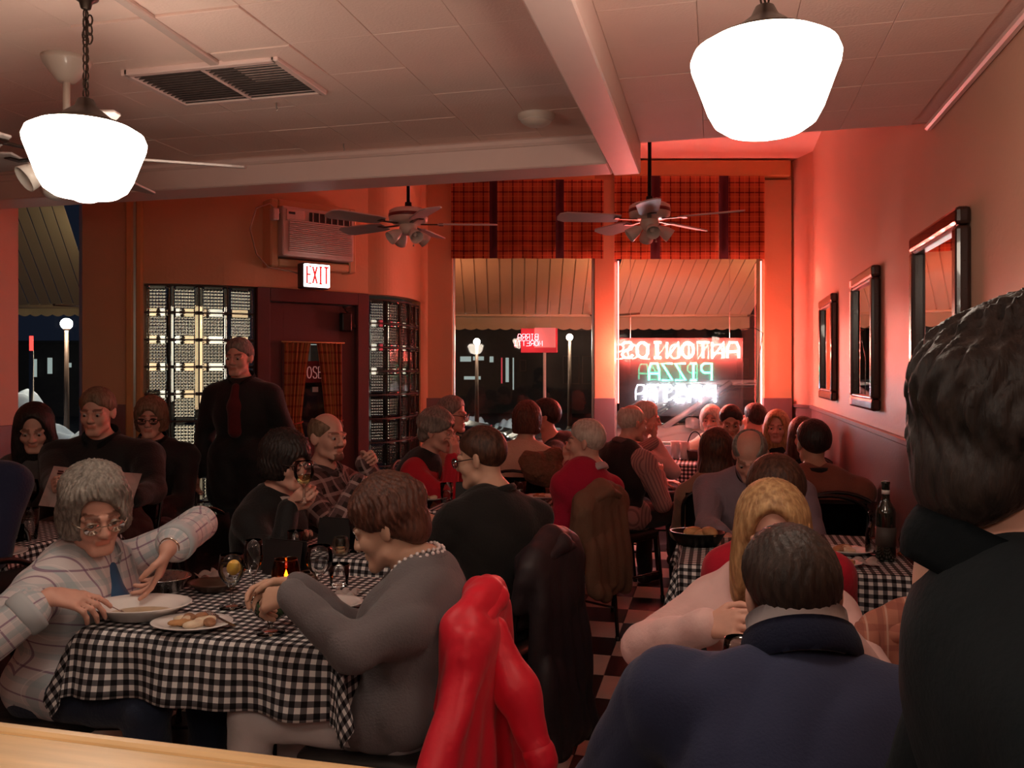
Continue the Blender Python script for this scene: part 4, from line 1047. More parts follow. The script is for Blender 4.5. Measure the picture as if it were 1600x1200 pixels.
def person(label, head, face, lean=8, slouch=.3, side=0, hy=0, hp=0, hr=0, skin='fair', hair='short', hc='brown', hvol=0.0, L=None, R=None, sc=1.0, w=1.0, belly=0, bust=0,
           top='sweater', topm=None, pants=None, collar=None, collarm=None, glasses=False, beard=None, stand=False, vox=.008, legs=True, seatz=.46, twist=0, headsc=1.0, coat=False, sleeve=1.0, plaid=False,
           eyes=True, foot=None, knee=None, shrug=0, chest_m=None, pelvis=None, vestm=None, cuffs=False, ck=1.0, neck=.135, name='person', tilt_neck=None, hscale=1.0, wrink=.004, group=None, hvox=None, spread=.10):
    """head = world point between the ears; face = direction the body faces, degrees (0 away along the room, 90 left, 180 to the viewer, -90 right)"""
    a = RAD(face); Fw = A3((-math.sin(a), math.cos(a), 0)); Rt = A3((math.cos(a), math.sin(a), 0)); U = A3((0, 0, 1))
    Hc = A3(head)
    # head frame
    def rot(v, ax, ang): return np.array(Matrix.Rotation(ang, 3, Vector(ax)) @ Vector(v), np.float32)
    hf = rot(Fw, U, RAD(hy)); hr_ = rot(Rt, U, RAD(hy)); hu = U.copy()
    hf, hu = rot(hf, hr_, -RAD(hp)), rot(hu, hr_, -RAD(hp))
    hr_, hu = rot(hr_, hf, RAD(hr)), rot(hu, hf, RAD(hr))
    HR = np.stack([hr_, hf, hu], 1); hs = headsc
    toW = lambda q: Hc + HR @ (A3(q) * hs)
    # spine
    D = nv(U * math.cos(RAD(lean)) + Fw * math.sin(RAD(lean)) + Rt * math.sin(RAD(side)))
    nb = toW((0, -.035, -neck)) - D * .03
    pz = (seatz + .085) if not stand else .93 * sc
    Ln = (nb[2] - pz) / D[2]
    P = nb - D * Ln
    if pelvis is not None: P = A3((pelvis[0], pelvis[1], pz)); D = nv(nb - P); Ln = np.linalg.norm(nb - P)
    bend = -Fw * .10 * slouch * Ln
    mid = P + D * Ln * .5 + bend * .6; che = P + D * Ln * .76 + bend * .55
    tw = rot(Rt, U, RAD(twist)); Ru = nv(tw - D * (tw @ D) * .3)
    sw = .172 * w * sc
    shc = nb - D * .088 + Fw * (-.008)
    sh = {'R': shc + Ru * sw + U * shrug, 'L': shc - Ru * sw + U * shrug}
    hip = {'R': P + Rt * .085 * w, 'L': P - Rt * .085 * w}
    ua, fa = .285 * sc, .255 * sc
    hc_seed = (len(label) % 7) * .9
    hands = {}
    for s_, tgt in (('R', R), ('L', L)):
        sg = 1 if s_ == 'R' else -1
        t = dict(tgt) if isinstance(tgt, dict) else {'p': tgt}
        p = t.get('p')
        if p is None or p == 'lap': p = P + Fw * (.34 * sc) + Rt * sg * .06 + U * .11
        elif p == 'side': p = sh[s_] - U * .50 * sc + Rt * sg * .09 + Fw * .05
        elif p == 'table': p = P + Fw * .44 + Rt * sg * .13 + U * .28
        elif isinstance(p, tuple) and len(p) == 3 and t.get('loc'): p = P + Fw * p[1] + Rt * p[0] + U * p[2]
        p = A3(p)
        pole = A3(t['pole']) if 'pole' in t else (-U * .8 + Rt * sg * .55 - Fw * .35 if not stand else -Fw * .8 + Rt * sg * .5)
        e = A3(t['e']) if 'e' in t else ik(sh[s_], p, ua, fa, pole)
        hd = nv(A3(t['dir'])) if 'dir' in t else nv(p - e)
        pn = A3(t['palm']) if 'palm' in t else (-U if not stand else -Rt * sg)
        hands[s_] = dict(w=p, e=e, d=hd, pn=pn, curl=t.get('curl', .45), th=t.get('thumb', .4), sg=sg, side=A3(t['side']) if 'side' in t else (-Rt * sg + U * .2 if not stand else Fw))
    kneeP, ank = {}, {}
    for s_ in 'RL':
        sg = 1 if s_ == 'R' else -1
        if stand: kneeP[s_] = hip[s_] - U * .43 * sc + Fw * .02; ank[s_] = hip[s_] - U * (.93 * sc - .08) + Rt * sg * .02
        else:
            kneeP[s_] = hip[s_] + Fw * .42 * sc + U * (-.0) + Rt * sg * spread * .5
            ank[s_] = kneeP[s_] - U * (kneeP[s_][2] - .085) + Fw * (.02 if foot is None else foot)
    root = None
    # ---- body
    S = Sdf(); q = lambda c: toW(c)
    Rb = np.stack([Ru, nv(Fw - D * (Fw @ D)), D], 1)
    S.el(P + D * .03, (.150 * w, .105, .12), Rb); S.el(mid, (.135 * w, .098 + .02 * belly, .16), Rb, k=.06); S.el(che, (.150 * w, .098, .165), Rb, k=.06)
    S.rc(sh['L'], sh['R'], .046, k=.05); S.rc(shc, nb + D * .03, .060 * (.85 + .15 * w), .052, k=.05)
    for s_ in 'RL': S.rc(nb - D * .01, sh[s_] * .75 + nb * .25 - D * .0, .040, .036, k=.05)
    S.rc(nb - D * .02, q((0, -.018, -.06)), .053 * (.8 + .2 * w), .050, k=.02)
    for s_ in 'RL':
        h = hands[s_]
        S.rc(sh[s_], h['e'], .046 * w, .036, k=.03); S.rc(h['e'], h['w'], .038, .0265 * hscale, k=.02)
        hand_prims(S, h['w'], h['d'], h['pn'], h['side'], h['curl'], sc * hscale, h['th'])
        if legs:
            S.rc(hip[s_], kneeP[s_], .073 * w, .050, k=.03); S.rc(kneeP[s_], ank[s_], .050, .034, k=.02)
            S.rc(ank[s_] - U * .045, ank[s_] - U * .055 + Fw * .13, .034, .026, k=.02)
    # head
    H = lambda c, r, k=.02, R3=None: S.el(q(c), tuple(np.array(r) * hs), HR if R3 is None else R3, k=k)
    H((0, -.012, .035), (.073, .092, .088), .03); H((0, .022, -.04), (.056, .066, .068), .03)
    S.rc(q((-.016, .078, -.094)), q((.016, .078, -.094)), .017 * hs, k=.02); 
    for s_ in (-1, 1):
        H((s_ * .036, .058, -.022), (.028, .028, .030), .02)
        S.rc(q((s_ * .010, .089, .026)), q((s_ * .050, .072, .022)), .0095 * hs, k=.012)
        S.rc(q((s_ * .011, .1, -.026)), q((s_ * .012, .094, -.027)), .0085 * hs, k=.006)
        S.rc(q((s_ * .048, .02, -.07)), q((s_ * .02, .07, -.085)), .016 * hs, k=.02)
        ear = HR @ np.array(Matrix.Rotation(s_ * .45, 3, 'Z') @ Matrix.Rotation(.2, 3, 'X'))
        S.el(q((s_ * .079, -.012, -.004)), (.009 * hs, .020 * hs, .033 * hs), ear.astype(np.float32), k=.006)
        S.cut(q((s_ * .033, .100, .006)), (.019 * hs, .016 * hs, .0125 * hs), HR, k=.012)
        S.P.append(('el', (A3(q((s_ * .033, .0765, .006))), HR.astype(np.float32), A3((.013 * hs,) * 3)), .002, 1))
    S.rc(q((0, .092, .012)), q((0, .108, -.022)), .0075 * hs, .0125 * hs, k=.012)
    S.rc(q((-.017, .088, -.0525)), q((.017, .088, -.0525)), .0062 * hs, k=.006); S.rc(q((-.015, .088, -.0625)), q((.015, .088, -.0625)), .0068 * hs, k=.006)
    hc1 = HAIR[hc]
    def tone(V):
        l = ((V - Hc) @ HR) / hs; c = np.ones((len(V), 3), np.float32)
        m = (np.abs(l[:, 0]) < .021) & (l[:, 2] < -.049) & (l[:, 2] > -.067) & (l[:, 1] > .083); c[m] = (.92, .64, .60)
        m = (np.abs(l[:, 0]) > .012) & (np.abs(l[:, 0]) < .050) & (np.abs(l[:, 2] - .030) < .006) & (l[:, 1] > .055); c[m] = (.35, .3, .28)
        if beard:
            m = (l[:, 1] > .035) & (l[:, 2] < -.075) & (l[:, 2] > -.13) & (np.abs(l[:, 0]) < (.032 if beard == 'goatee' else .07)); c[m] = (.28, .24, .22)
            m = (l[:, 1] > .07) & (np.abs(l[:, 2] + .042) < .0065) & (np.abs(l[:, 0]) < .032); c[m] = (.28, .24, .22)
        m = (np.abs(np.abs(l[:, 0]) - .033) < .016) & (np.abs(l[:, 2] - .004) < .010) & (l[:, 1] > .07); c[m] = (.8, .72, .7)
        return c
    V, Q = (setattr(S, 'post', None), S.surf(vox))[1]
    base = Vector((float(P[0]), float(P[1]), 0.0))
    me = np_mesh(name, V - np.array(base), Q); set_col(me, tone(V))
    root = mesh_obj(name, me, skin_mat('skin_' + skin, SKIN[skin])); root.location = base
    tag(root, label, 'person', group)
    # ---- eyes
    if eyes:
        for s_ in (-1, 1):
            b = B().ball((0, 0, 0), .0122 * hs, 12)
            e = b.xf(Matrix(np.vstack([np.hstack([HR, np.array(q((s_ * .033, .0782, .006)))[:, None]]), [0, 0, 0, 1]]).tolist())).build('eye', eye_white, root, world=True)
            B().lathe([(0, .0005), (.0058 * hs, 0), (.0058 * hs, -.003)], seg=10, M=Matrix.Rotation(-math.pi / 2, 4, 'X')).xf(Matrix(np.vstack([np.hstack([HR, np.array(q((s_ * .0325, .0782 + .0124, .0035)))[:, None]]), [0, 0, 0, 1]]).tolist())).build('iris', iris_m, e, world=True)
    # ---- hair
    if hair:
        hv = hvox or max(vox * .8, .0042)
        lo_ = np.array((-.15, -.17, -.30 if hair in ('long', 'longback') else -.15)); hi_ = np.array((.15, .13, .19))
        n = np.ceil((hi_ - lo_) / hv).astype(int)
        g = np.stack(np.meshgrid(*[lo_[i] + hv * np.arange(n[i]) for i in range(3)], indexing='ij'), -1).astype(np.float32)
        V, Q = nets(hair_field(hair, g, hvol).astype(np.float32), lo_, hv)
        if len(V):
            V = Hc + (V * hs) @ HR.T
            me = np_mesh('hair', V, Q); mesh_obj('hair', me, hair_mat(hc, *hc1), root, world=True)
    # ---- clothes
    if topm is not None:
        S = Sdf(); g = .014 + (.012 if coat else 0)
        S.el(P + D * .03, (.158 * w + g, .108 + .03 * belly + g * .6, .11 + .03 * coat), Rb, k=.05)
        S.el(mid + Fw * .02 * belly, (.148 * w + g, .112 + .055 * belly + g * .6, .17), Rb, k=.08); S.el(che, (.158 * w + g, .108 + g * .7, .17), Rb, k=.08)
        S.rc(sh['L'] - U * .004, sh['R'] - U * .004, .050 + g * .6, k=.06); S.rc(shc, nb - D * .022, .070 + g * .3, .050 + g * .45, k=.05)
        for s_ in 'RL': S.rc(nb - D * .04, sh[s_] * .75 + nb * .25, .042 + g * .45, .040 + g * .5, k=.06)
        if bust:
            for sg in (-1, 1): S.el(che + Ru * sg * .072 + Rb[:, 1] * (.075 + .02 * bust) - D * .03, (.07, .06, .075), Rb, k=.05)
        if not stand:
            for s_ in 'RL': S.rc(hip[s_] + U * .01, hip[s_] + (kneeP[s_] - hip[s_]) * (.25 if not coat else .6), .080 * w + g, .074 * w + g * .6, k=.05)
        elif coat:
            for s_ in 'RL': S.rc(hip[s_], hip[s_] - U * .22, .1 * w + g, .105 * w + g, k=.05)
        for s_ in 'RL':
            h = hands[s_]
            S.rc(sh[s_], h['e'], .056 * w + g * .7, .046 + g * .6, k=.035)
            fe = h['e'] + (h['w'] - h['e']) * (.97 * sleeve)
            S.rc(h['e'], fe, .046 + g * .6, (.036 if sleeve > .9 else .048) + g * .6, k=.03)
        cutp = nb + D * .0
        amp = wrink
        def post(p, d):
            return d + wob(p, 26, amp * .6, w * 3) + wob(p, 55, amp * .3, 1.3 + sc) + crease(p, amp * 1.15, 33, w * 5 + hc_seed)
        pc = None
        if plaid:
            def pc(V):
                out = np.zeros((len(V), 3), np.float32); rel = V - P
                out[:, 0] = rel @ Rt + .6 * np.abs(rel @ Fw) * np.sign(rel @ Rt); out[:, 1] = rel @ D; best = np.full(len(V), .085)
                for s_ in 'RL':
                    h = hands[s_]
                    for (p0, p1, o) in ((sh[s_], h['e'], 0), (h['e'], h['w'], ua)):
                        ax = nv(p1 - p0); r = V - p0; t = r @ ax; ln = np.linalg.norm(p1 - p0); rad = r - t[:, None] * ax
                        ds = np.linalg.norm(rad, axis=1); m = (t > (.05 if o == 0 else -.03)) & (t < ln + .05) & (ds < best)
                        u0 = nv(np.cross(ax, U) + 1e-4); v0 = np.cross(ax, u0)
                        out[m, 0] = (np.arctan2(rad[m] @ u0, rad[m] @ v0) * .055); out[m, 1] = t[m] + o; best = np.where(m, ds, best)
                return out
        nm = {'coat': 'coat', 'sweater': 'sweater', 'shirt': 'shirt', 'jacket': 'jacket', 'vest': 'shirt', 'blouse': 'blouse'}[top]
        clo = sdf_obj(nm, S, max(vox, .007), topm, root, post=post, pco=pc)
        cm = collarm or topm
        nd = nv(q((0, -.018, -.06)) - nb); nf = nv(Fw - nd * (Fw @ nd)); nr = np.cross(nf, nd)
        CM = Matrix(np.vstack([np.hstack([np.stack([nr, nf, nd], 1), (nb + nd * .022)[:, None]]), [0, 0, 0, 1]]).tolist())
        rw = (.074 * (.75 + .25 * w) + (.008 if coat else 0)) * ck
        if collar == 'stand' and collarm is white_cl: cm = topm
        if collar == 'crew':
            B().lathe([(rw - .006, -.012), (rw + .008, -.018), (rw + .014, -.004), (rw + .008, .012), (rw - .002, .013), (rw - .008, .002)], seg=26, sy=1.12).xf(CM).build('collar', cm, root, world=True)
        elif collar in ('shirt', 'stand'):
            hgt = .040 if collar == 'shirt' else .055 * (1 + .35 * (ck - 1))
            def fn(s_, r):
                t = (s_ - .5) * 2 * math.pi * (.93 if collar == 'shirt' else .90) - math.pi / 2
                rr = rw - .004 + (.016 * (1 - r) if collar == 'shirt' else .004 * (1 - r)) + .006 * math.sin(math.pi * r)
                front = max(0, math.sin(t)) ** 3
                return CM @ Vector((rr * math.cos(t) * 1.02, rr * 1.14 * math.sin(t), -.022 + hgt * r * (1 - .35 * front) + .012 * (1 - abs(math.sin(t))) * 0 - .018 * front + .012 * (math.sin(t) < 0) * -math.sin(t)))
            B().grid(fn, 36, 5, thick=.004).build('collar', cm, root, world=True)
            if collar == 'shirt':
                for s_ in (-1, 1):
                    B().prism([(0, 0), (.05, -.012), (.012, -.062)], -.003, .003, bev=.001).xf(CM @ Matrix.Translation((s_ * .012, rw * 1.12, -.006)) @ Matrix.Rotation(.95, 4, 'X') @ Matrix.Diagonal((s_, 1, 1, 1)) ).build('collar_point', cm, root, world=True)
        if vestm is not None:
            S2 = Sdf(); g2 = g + .013
            S2.el(P + D * .05, (.152 * w + g2, .108 + .03 * belly + g2 * .6, .10), Rb, k=.05)
            S2.el(mid + Fw * .02 * belly, (.148 * w + g2, .112 + .055 * belly + g2 * .6, .17), Rb, k=.08); S2.el(che, (.150 * w + g2, .112 + g2 * .7, .17), Rb, k=.08)
            for s_ in 'RL': S2.rc(nb - D * .02, sh[s_] * .62 + nb * .38 - D * .01, .044 + g2 * .7, .042 + g2 * .7, k=.05)
            sdf_obj('vest', S2, max(vox, .008), vestm, root, post=post)
        if collarm is not None and collar == 'stand' and collarm is white_cl:
            def fn(s_, r):
                t = s_ * 2 * math.pi; q_ = 1 - .35 * max(0, math.sin(t)) ** 3
                return CM @ Vector(((rw - .010) * math.cos(t), (rw - .010) * 1.12 * math.sin(t), -.02 + (.080 + .006 * (ck > 1)) * r * q_ - .02 * max(0, math.sin(t)) ** 3 + .012 * max(0, -math.sin(t))))
            B().grid(fn, 36, 4, thick=.005).build('shirt_collar', white_cl, root, world=True)
            cm = topm
        if cuffs:
            for s_ in 'RL':
                h = hands[s_]; ax = nv(h['w'] - h['e']); ce = h['e'] + (h['w'] - h['e']) * (.97 * sleeve)
                Mz = Vector(ax.tolist()).to_track_quat('Z', 'Y').to_matrix().to_4x4(); Mz.translation = Vector(ce.tolist())
                r0 = (.036 if sleeve > .9 else .048) + g * .6
                B().lathe([(r0 - .004, .010), (r0 + .004, .012), (r0 + .008, .0), (r0 + .007, -.03), (r0 + .002, -.036)], seg=22).xf(Mz).build('cuff', topm, root, world=True)
        if chest_m is not None:                                    # undershirt or open front showing another cloth
            S2 = Sdf(); fc = che + Rb[:, 1] * (.075 + g * .7 + .04 * (bust > 0)) + D * .0
            fo_ = g * .7 + .012; S2.rc(nb + Rb[:, 1] * (.05 + fo_) - D * .03, che + Rb[:, 1] * (.088 + fo_ + .03 * (bust > 0)) - D * .03, .034, .045, k=.02); S2.rc(che + Rb[:, 1] * (.088 + fo_ + .03 * (bust > 0)) - D * .03, mid + Rb[:, 1] * (.09 + fo_ + .06 * belly + .03 * (bust > 0)) - D * .06, .045, .045, k=.03)
            sdf_obj('undershirt', S2, max(vox, .008), chest_m, root)
    if pants is not None and legs:
        S = Sdf()
        S.el(P, (.158 * w, .122, .12), Rb, k=.04)
        for s_ in 'RL':
            S.rc(hip[s_], kneeP[s_], .088 * w, .066, k=.035); S.rc(kneeP[s_], ank[s_] + U * .015, .066, .054, k=.02)
        sdf_obj('trousers', S, max(vox, .009), pants, root, post=lambda p, d: d + wob(p, 30, .003, .4) + crease(p, .007, 28, hc_seed))
        for s_ in 'RL':
            S = Sdf(); S.rc(ank[s_] - U * .048 - Fw * .02, ank[s_] - U * .050 + Fw * .14, .040, .033, k=.02); S.rc(ank[s_] - U * .05, ank[s_] + U * .01, .042, .044, k=.02)
            S.post = lambda p, d: np.maximum(d, .006 - p[..., 2]); V, Q = S.surf(.01)
            me = np_mesh('shoe', V, Q); mesh_obj('shoe', me, mat('black_leather_shoe', (.02, .015, .014), .4), root, world=True)
    if glasses:
        gm = mat('spectacle_wire' if glasses == 'wire' else 'dark_spectacle_frame', (.35, .26, .2) if glasses == 'wire' else (.03, .015, .012), .3, .7 if glasses == 'wire' else 0)
        HM = Matrix(np.vstack([np.hstack([HR * hs, Hc[:, None]]), [0, 0, 0, 1]]).tolist())
        b = B(); r_ = .0016 if glasses == 'wire' else .0024
        for s_ in (-1, 1):
            b.tube([(s_ * .034 + .024 * math.cos(t), .108 - .004 * abs(math.cos(t) * s_ + 0) , .002 + .019 * math.sin(t)) for t in [2 * math.pi * k / 18 for k in range(18)]], r_, 5, closed=True)
            b.tube([(s_ * .058, .105, .006), (s_ * .078, .07, .008), (s_ * .082, .0, .008), (s_ * .080, -.02, -.012)], r_, 5)
        b.tube([(-.01, .108, .006), (0, .112, .010), (.01, .108, .006)], r_, 5)
        gl = b.xf(HM).build('glasses', gm, root, world=True)
        for s_ in (-1, 1):
            B().lathe([(0, .001), (.023, 0), (.0, -.001)], seg=18, M=Matrix.Translation((s_ * .034, .107, .002)) @ Matrix.Rotation(-math.pi / 2, 4, 'X') @ Matrix.Diagonal((1, .8, 1, 1))).xf(HM).build('lens', clear('spectacle_lens', (.96, .96, .96), .8), gl, world=True)
    info = dict(CM=CM, rw=rw, root=root, P=P, Fw=Fw, Rt=Rt, face=face, hands=hands, nb=nb, D=D, Rb=Rb, che=che, mid=mid, sh=sh, Hc=Hc, HR=HR, q=q, shc=shc)
    return info
# ---------------------------------------------------------------- chairs
vinyl = mat('black_vinyl', (.016, .014, .014), .42, var=.2, scale=20, bump=.1)
chair_steel = mat('dark_chair_steel', (.05, .045, .045), .28, .9)
def make_chair(name, label, group):
    t = thing(name, label, 'chair', group=group)
    def pad(c, h, r): 
        S = Sdf(); S.bx(c, h, None, r); V, Q = S.surf(.016); return np_mesh('pad', V, Q)
    mesh_obj('seat', pad((0, .01, .435), (.205, .20, .028), .025), vinyl, t)
    b = B().grid(lambda s_, r: Vector((-.185 + .37 * s_, -.205 - .05 * r - .025 * (1 - (2 * s_ - 1) ** 2), .60 + .235 * r)), 8, 4, thick=.028); b.build('backrest', vinyl, t)
    for s_ in (-1, 1):
        B().tube([(s_ * .20, -.20, .43), (s_ * .205, -.235, .02)], .011, 8).lathe([(.015, 0), (.015, .022), (.011, .024)], c=(s_ * .205, -.235, 0), seg=8).build('leg', chair_steel, t)
        B().tube([(s_ * .19, .19, .43), (s_ * .205, .225, .02)], .011, 8).lathe([(.015, 0), (.015, .022), (.011, .024)], c=(s_ * .205, .225, 0), seg=8).build('leg', chair_steel, t)
        B().tube([(s_ * .203, -.222, .18), (s_ * .199, .21, .18)], .007, 6).build('stretcher', chair_steel, t)
    arch = [Vector((-.20, -.20, .42)), Vector((-.20, -.225, .62))] + [Vector((-.20 * math.cos(a), -.262 - .012 * math.sin(a), .76 + .115 * math.sin(a))) for a in [math.pi * k / 12 for k in range(13)]] + [Vector((.20, -.225, .62)), Vector((.20, -.20, .42))]
    B().tube(arch, .0105, 8).build('back_frame', chair_steel, t)
    B().tube([(-.19, -.19, .41), (.19, -.19, .41), (.19, .18, .41), (-.19, .18, .41)], .009, 6, closed=True).build('seat_frame', chair_steel, t)
    return t
CH0 = None
def chair(x, y, face, label):
    global CH0
    rz = RAD(face)
    if CH0 is None:
        CH0 = make_chair('dining_chair', label, 'black metal frame dining chairs'); CH0.location = (x, y, 0); CH0.rotation_euler = (0, 0, rz); return CH0
    return dup(CH0, (x, y, 0), rz, label)
CHAIRS = {}
def seat_of(i, label, face=None, back=.0):
    f = RAD(i['face'] if face is None else face)
    x, y = i['P'][0] + math.sin(f) * back, i['P'][1] - math.cos(f) * back
    return chair(float(x), float(y), f / RAD(1), label)

# ---------------------------------------------------------------- the guests
plaid_soft = plaidmat('soft_plaid_shirt', (.60, .55, .56), [(0, .075, 0, .22, (.32, .42, .46), .6), (1, .075, .3, .22, (.34, .42, .46), .5), (0, .075, .5, .07, (.20, .10, .18), .75), (1, .075, .75, .07, (.20, .10, .18), .75), (0, .0375, .2, .05, (.75, .7, .7), .5)], attr='pco')
plaid_dark = plaidmat('dark_plaid_shirt', (.035, .022, .022), [(0, .07, 0, .42, (.17, .10, .10), .55), (1, .07, .2, .42, (.17, .10, .10), .55), (0, .07, .62, .22, (.55, .40, .38), .65), (1, .07, .82, .22, (.55, .40, .38), .65)], attr='pco')
stripe = plaidmat('striped_shirt', (.42, .26, .24), [(0, .02, 0, .4, (.20, .12, .13), .8)], attr='pco')
white_cl = cloth('white_shirt_collar', (.78, .74, .76), .7, .05); black_w = cloth('black_wool', (.012, .011, .011)); black_c = cloth('black_coat', (.011, .011, .012), .7)
navy = cloth('navy_fleece', (.026, .033, .075), .9, .15, 200, .08); jeans = cloth('dark_jeans', (.02, .03, .06)); darkp = cloth('dark_trousers', (.016, .015, .018))
white_p = cloth('white_trousers', (.66, .62, .63), .8, .15, 60); grey_s = cloth('grey_sweater', (.145, .128, .135), .95, .3, 150); red_s = cloth('crimson_sweater', (.42, .012, .045), .9)
cream_s = cloth('cream_shaggy_sweater', (.60, .40, .30), .95, .6, 120); pink_b = cloth('pale_pink_blouse', (.70, .46, .44), .7, .2, 60); lav = cloth('lavender_grey_sweater', (.23, .18, .22), .9)
rustb = cloth('rust_brown_sweater', (.22, .075, .05), .92, .4, 110); white_cl = cloth('white_shirt_collar', (.78, .74, .76), .7, .05); char = cloth('charcoal_jacket', (.10, .085, .085), .85)
blue_t = cloth('blue_undershirt', (.035, .09, .19), .8, .1); maroon = cloth('maroon_undershirt', (.09, .012, .014)); beige = cloth('beige_pullover', (.42, .27, .18)); dkred = cloth('bright_red_sleeves', (.45, .015, .03))
dkbrown = cloth('dark_brown_jacket', (.06, .035, .03))
X3 = lambda *a: Vector(a)
C = {}
# near table, left: two women
C['plaid'] = person('older woman with grey hair and wire glasses in pale plaid shirt, reaching over her plate', W(148, 800, 2.58), -90, lean=14, slouch=.5, hy=-34, hp=20, hr=4, skin='pink', hair='wavy', hc='grey', hvol=.008,
    R=dict(p=W(78, 932, 2.36), dir=X3(.75, .25, -.12), palm=X3(.1, .45, -.9), curl=[.35, .55, .6, .65], thumb=.7, pole=X3(-.5, -.6, -.5)),
    L=dict(p=W(262, 858, 2.62), dir=X3(-.25, -.15, -.95), palm=X3(-.8, -.4, .1), curl=[.25, .5, .6, .6], thumb=.5, pole=X3(.35, .75, .35), side=X3(-.3, -.9, 0)),
    w=1.08, bust=1, belly=.6, top='shirt', topm=plaid_soft, plaid=True, pants=jeans, collar='shirt', glasses='wire', chest_m=blue_t, sleeve=.80, cuffs=True, vox=.0048, seatz=.44, pelvis=(-2.03, 2.24), wrink=.006)
C['grey'] = person('older woman with short auburn hair in grey sweater and white trousers, leaning over her plate', W(606, 822, 2.42), 92, lean=20, slouch=.7, hy=4, hp=24, skin='fair', hair='poof', hc='auburn',
    L=dict(p=W(455, 930, 2.18), dir=X3(-.85, .12, -.22), palm=X3(.1, .6, -.55), curl=[.8, .85, .9, .9], thumb=.6, e=W(550, 1018, 2.14)),
    R=dict(p=W(462, 915, 2.42), dir=X3(-.9, -.2, -.1), palm=X3(0, -.7, -.5), curl=[.7, .8, .85, .9], thumb=.6, pole=X3(.4, .5, -.7)),
    w=1.12, bust=1, belly=.9, topm=grey_s, pants=white_p, collar='crew', vox=.0048, seatz=.45, pelvis=(-.86, 2.27), wrink=.007)
# second table
C['wine'] = person('woman with short black hair and glasses in black jacket, drinking white wine', W(446, 722, 3.66), -92, lean=6, slouch=.5, hy=-16, hp=8, skin='pink', hair='page', hc='black', hvol=.006,
    R=dict(p=W(452, 792, 3.46), dir=X3(.75, -.1, .55), palm=X3(-.1, .9, .3), curl=[.9, .95, 1, 1], thumb=.8, pole=X3(-.3, -.3, -.9)), L=dict(p=W(470, 845, 3.75)),
    w=.98, bust=1, top='jacket', topm=black_c, pants=darkp, collar='crew', collarm=cloth('pale_scoop_top', (.5, .42, .4)), glasses='dark', vox=.006, pelvis=(-2.0, 3.32))
C['check'] = person('heavy balding man with goatee in dark plaid flannel shirt, hands raised together', W(512, 684, 4.25), -90, lean=-6, slouch=.6, hy=-22, hp=2, skin='pink', hair='balding', hc='sandy', beard='goatee',
    R=dict(p=W(562, 752, 4.05), dir=X3(.9, .2, .1), palm=X3(0, .3, -1), curl=.9, thumb=.6), L=dict(p=W(568, 722, 4.28), dir=X3(.75, -.3, .4), palm=X3(0, -.8, -.2), curl=1.1, thumb=.7, pole=X3(0, .6, -.7)),
    w=1.22, belly=1.4, top='shirt', topm=plaid_dark, plaid=True, pants=darkp, collar='shirt', vox=.006, pelvis=(-2.02, 3.96), wrink=.007)
C['back'] = person('man with short brown hair and glasses in black sweater, seen from behind at second table', W(752, 717, 3.38), 48, lean=14, slouch=.6, hy=34, hp=12, skin='fair', hair='crop', hc='brown',
    R=dict(p=W(690, 815, 3.72)), L=dict(p=W(672, 838, 3.42), dir=X3(-.9, .2, -.1), curl=.7), w=1.14, topm=black_w, pants=darkp, collar='crew', glasses='dark', vox=.006, pelvis=(-.86, 3.12), wrink=.007)
# third table
C['curl'] = person('grey curly haired woman in black vest with red sleeves, hand near her mouth', W(684, 675, 5.05), -88, lean=14, slouch=.6, hy=-6, hp=12, skin='pink', hair='poof', hc='grey',
    R=dict(p=W(706, 716, 4.9), dir=X3(.2, 0, 1), palm=X3(-.8, .3, 0), curl=.9, pole=X3(.2, -.3, -.9)), L=dict(p=W(715, 730, 5.15)), w=1.0, bust=1, topm=dkred, vestm=black_c, pants=darkp, vox=.0075, pelvis=(-1.86, 4.78))
C['specs'] = person('white haired man in glasses and beige pullover behind the curly haired woman', W(707, 649, 5.75), -86, lean=8, hy=-6, hp=6, skin='pink', hair='short', hc='grey', glasses='dark', topm=beige, pants=darkp, collar='crew', vox=.008, w=1.05, eyes=False)
C['red'] = person('white haired older person in crimson sweater with white collar, hands lifted to the face', W(915, 692, 4.68), 38, lean=4, slouch=.5, hy=46, hp=4, skin='pink', hair='short', hc='white', hvol=-.002,
    L=dict(p=W(892, 728, 4.72), dir=X3(-.2, .1, .95), palm=X3(.2, .9, 0), curl=.6, pole=X3(-.2, -.4, -.9)), R=dict(p=W(902, 722, 4.95), dir=X3(-.2, 0, .95), palm=X3(0, -.9, 0), curl=.6), w=.93, top='sweater', topm=red_s, pants=cloth('tan_trousers', (.3, .2, .14)), collar='shirt', collarm=white_cl, vox=.007, pelvis=(-.84, 4.58), eyes=False)
C['cream'] = person('auburn haired woman in cream shaggy sweater, her back turned, at the table by the window', W(824, 659, 5.6), -2, lean=4, hp=6, skin='fair', hair='bob', hc='auburn', w=1.12, topm=cream_s, pants=darkp, vox=.008, eyes=False, bust=1)
C['lean'] = person('dark haired woman in black top leaning close to the woman in cream', W(851, 652, 6.2), 84, lean=30, hy=10, skin='pink', hair='short', hc='dark', hvol=.006, w=.95, topm=black_w, pants=darkp, vox=.008, eyes=False, L=dict(p=W(872, 720, 6.0)), pelvis=(-.78, 6.22))
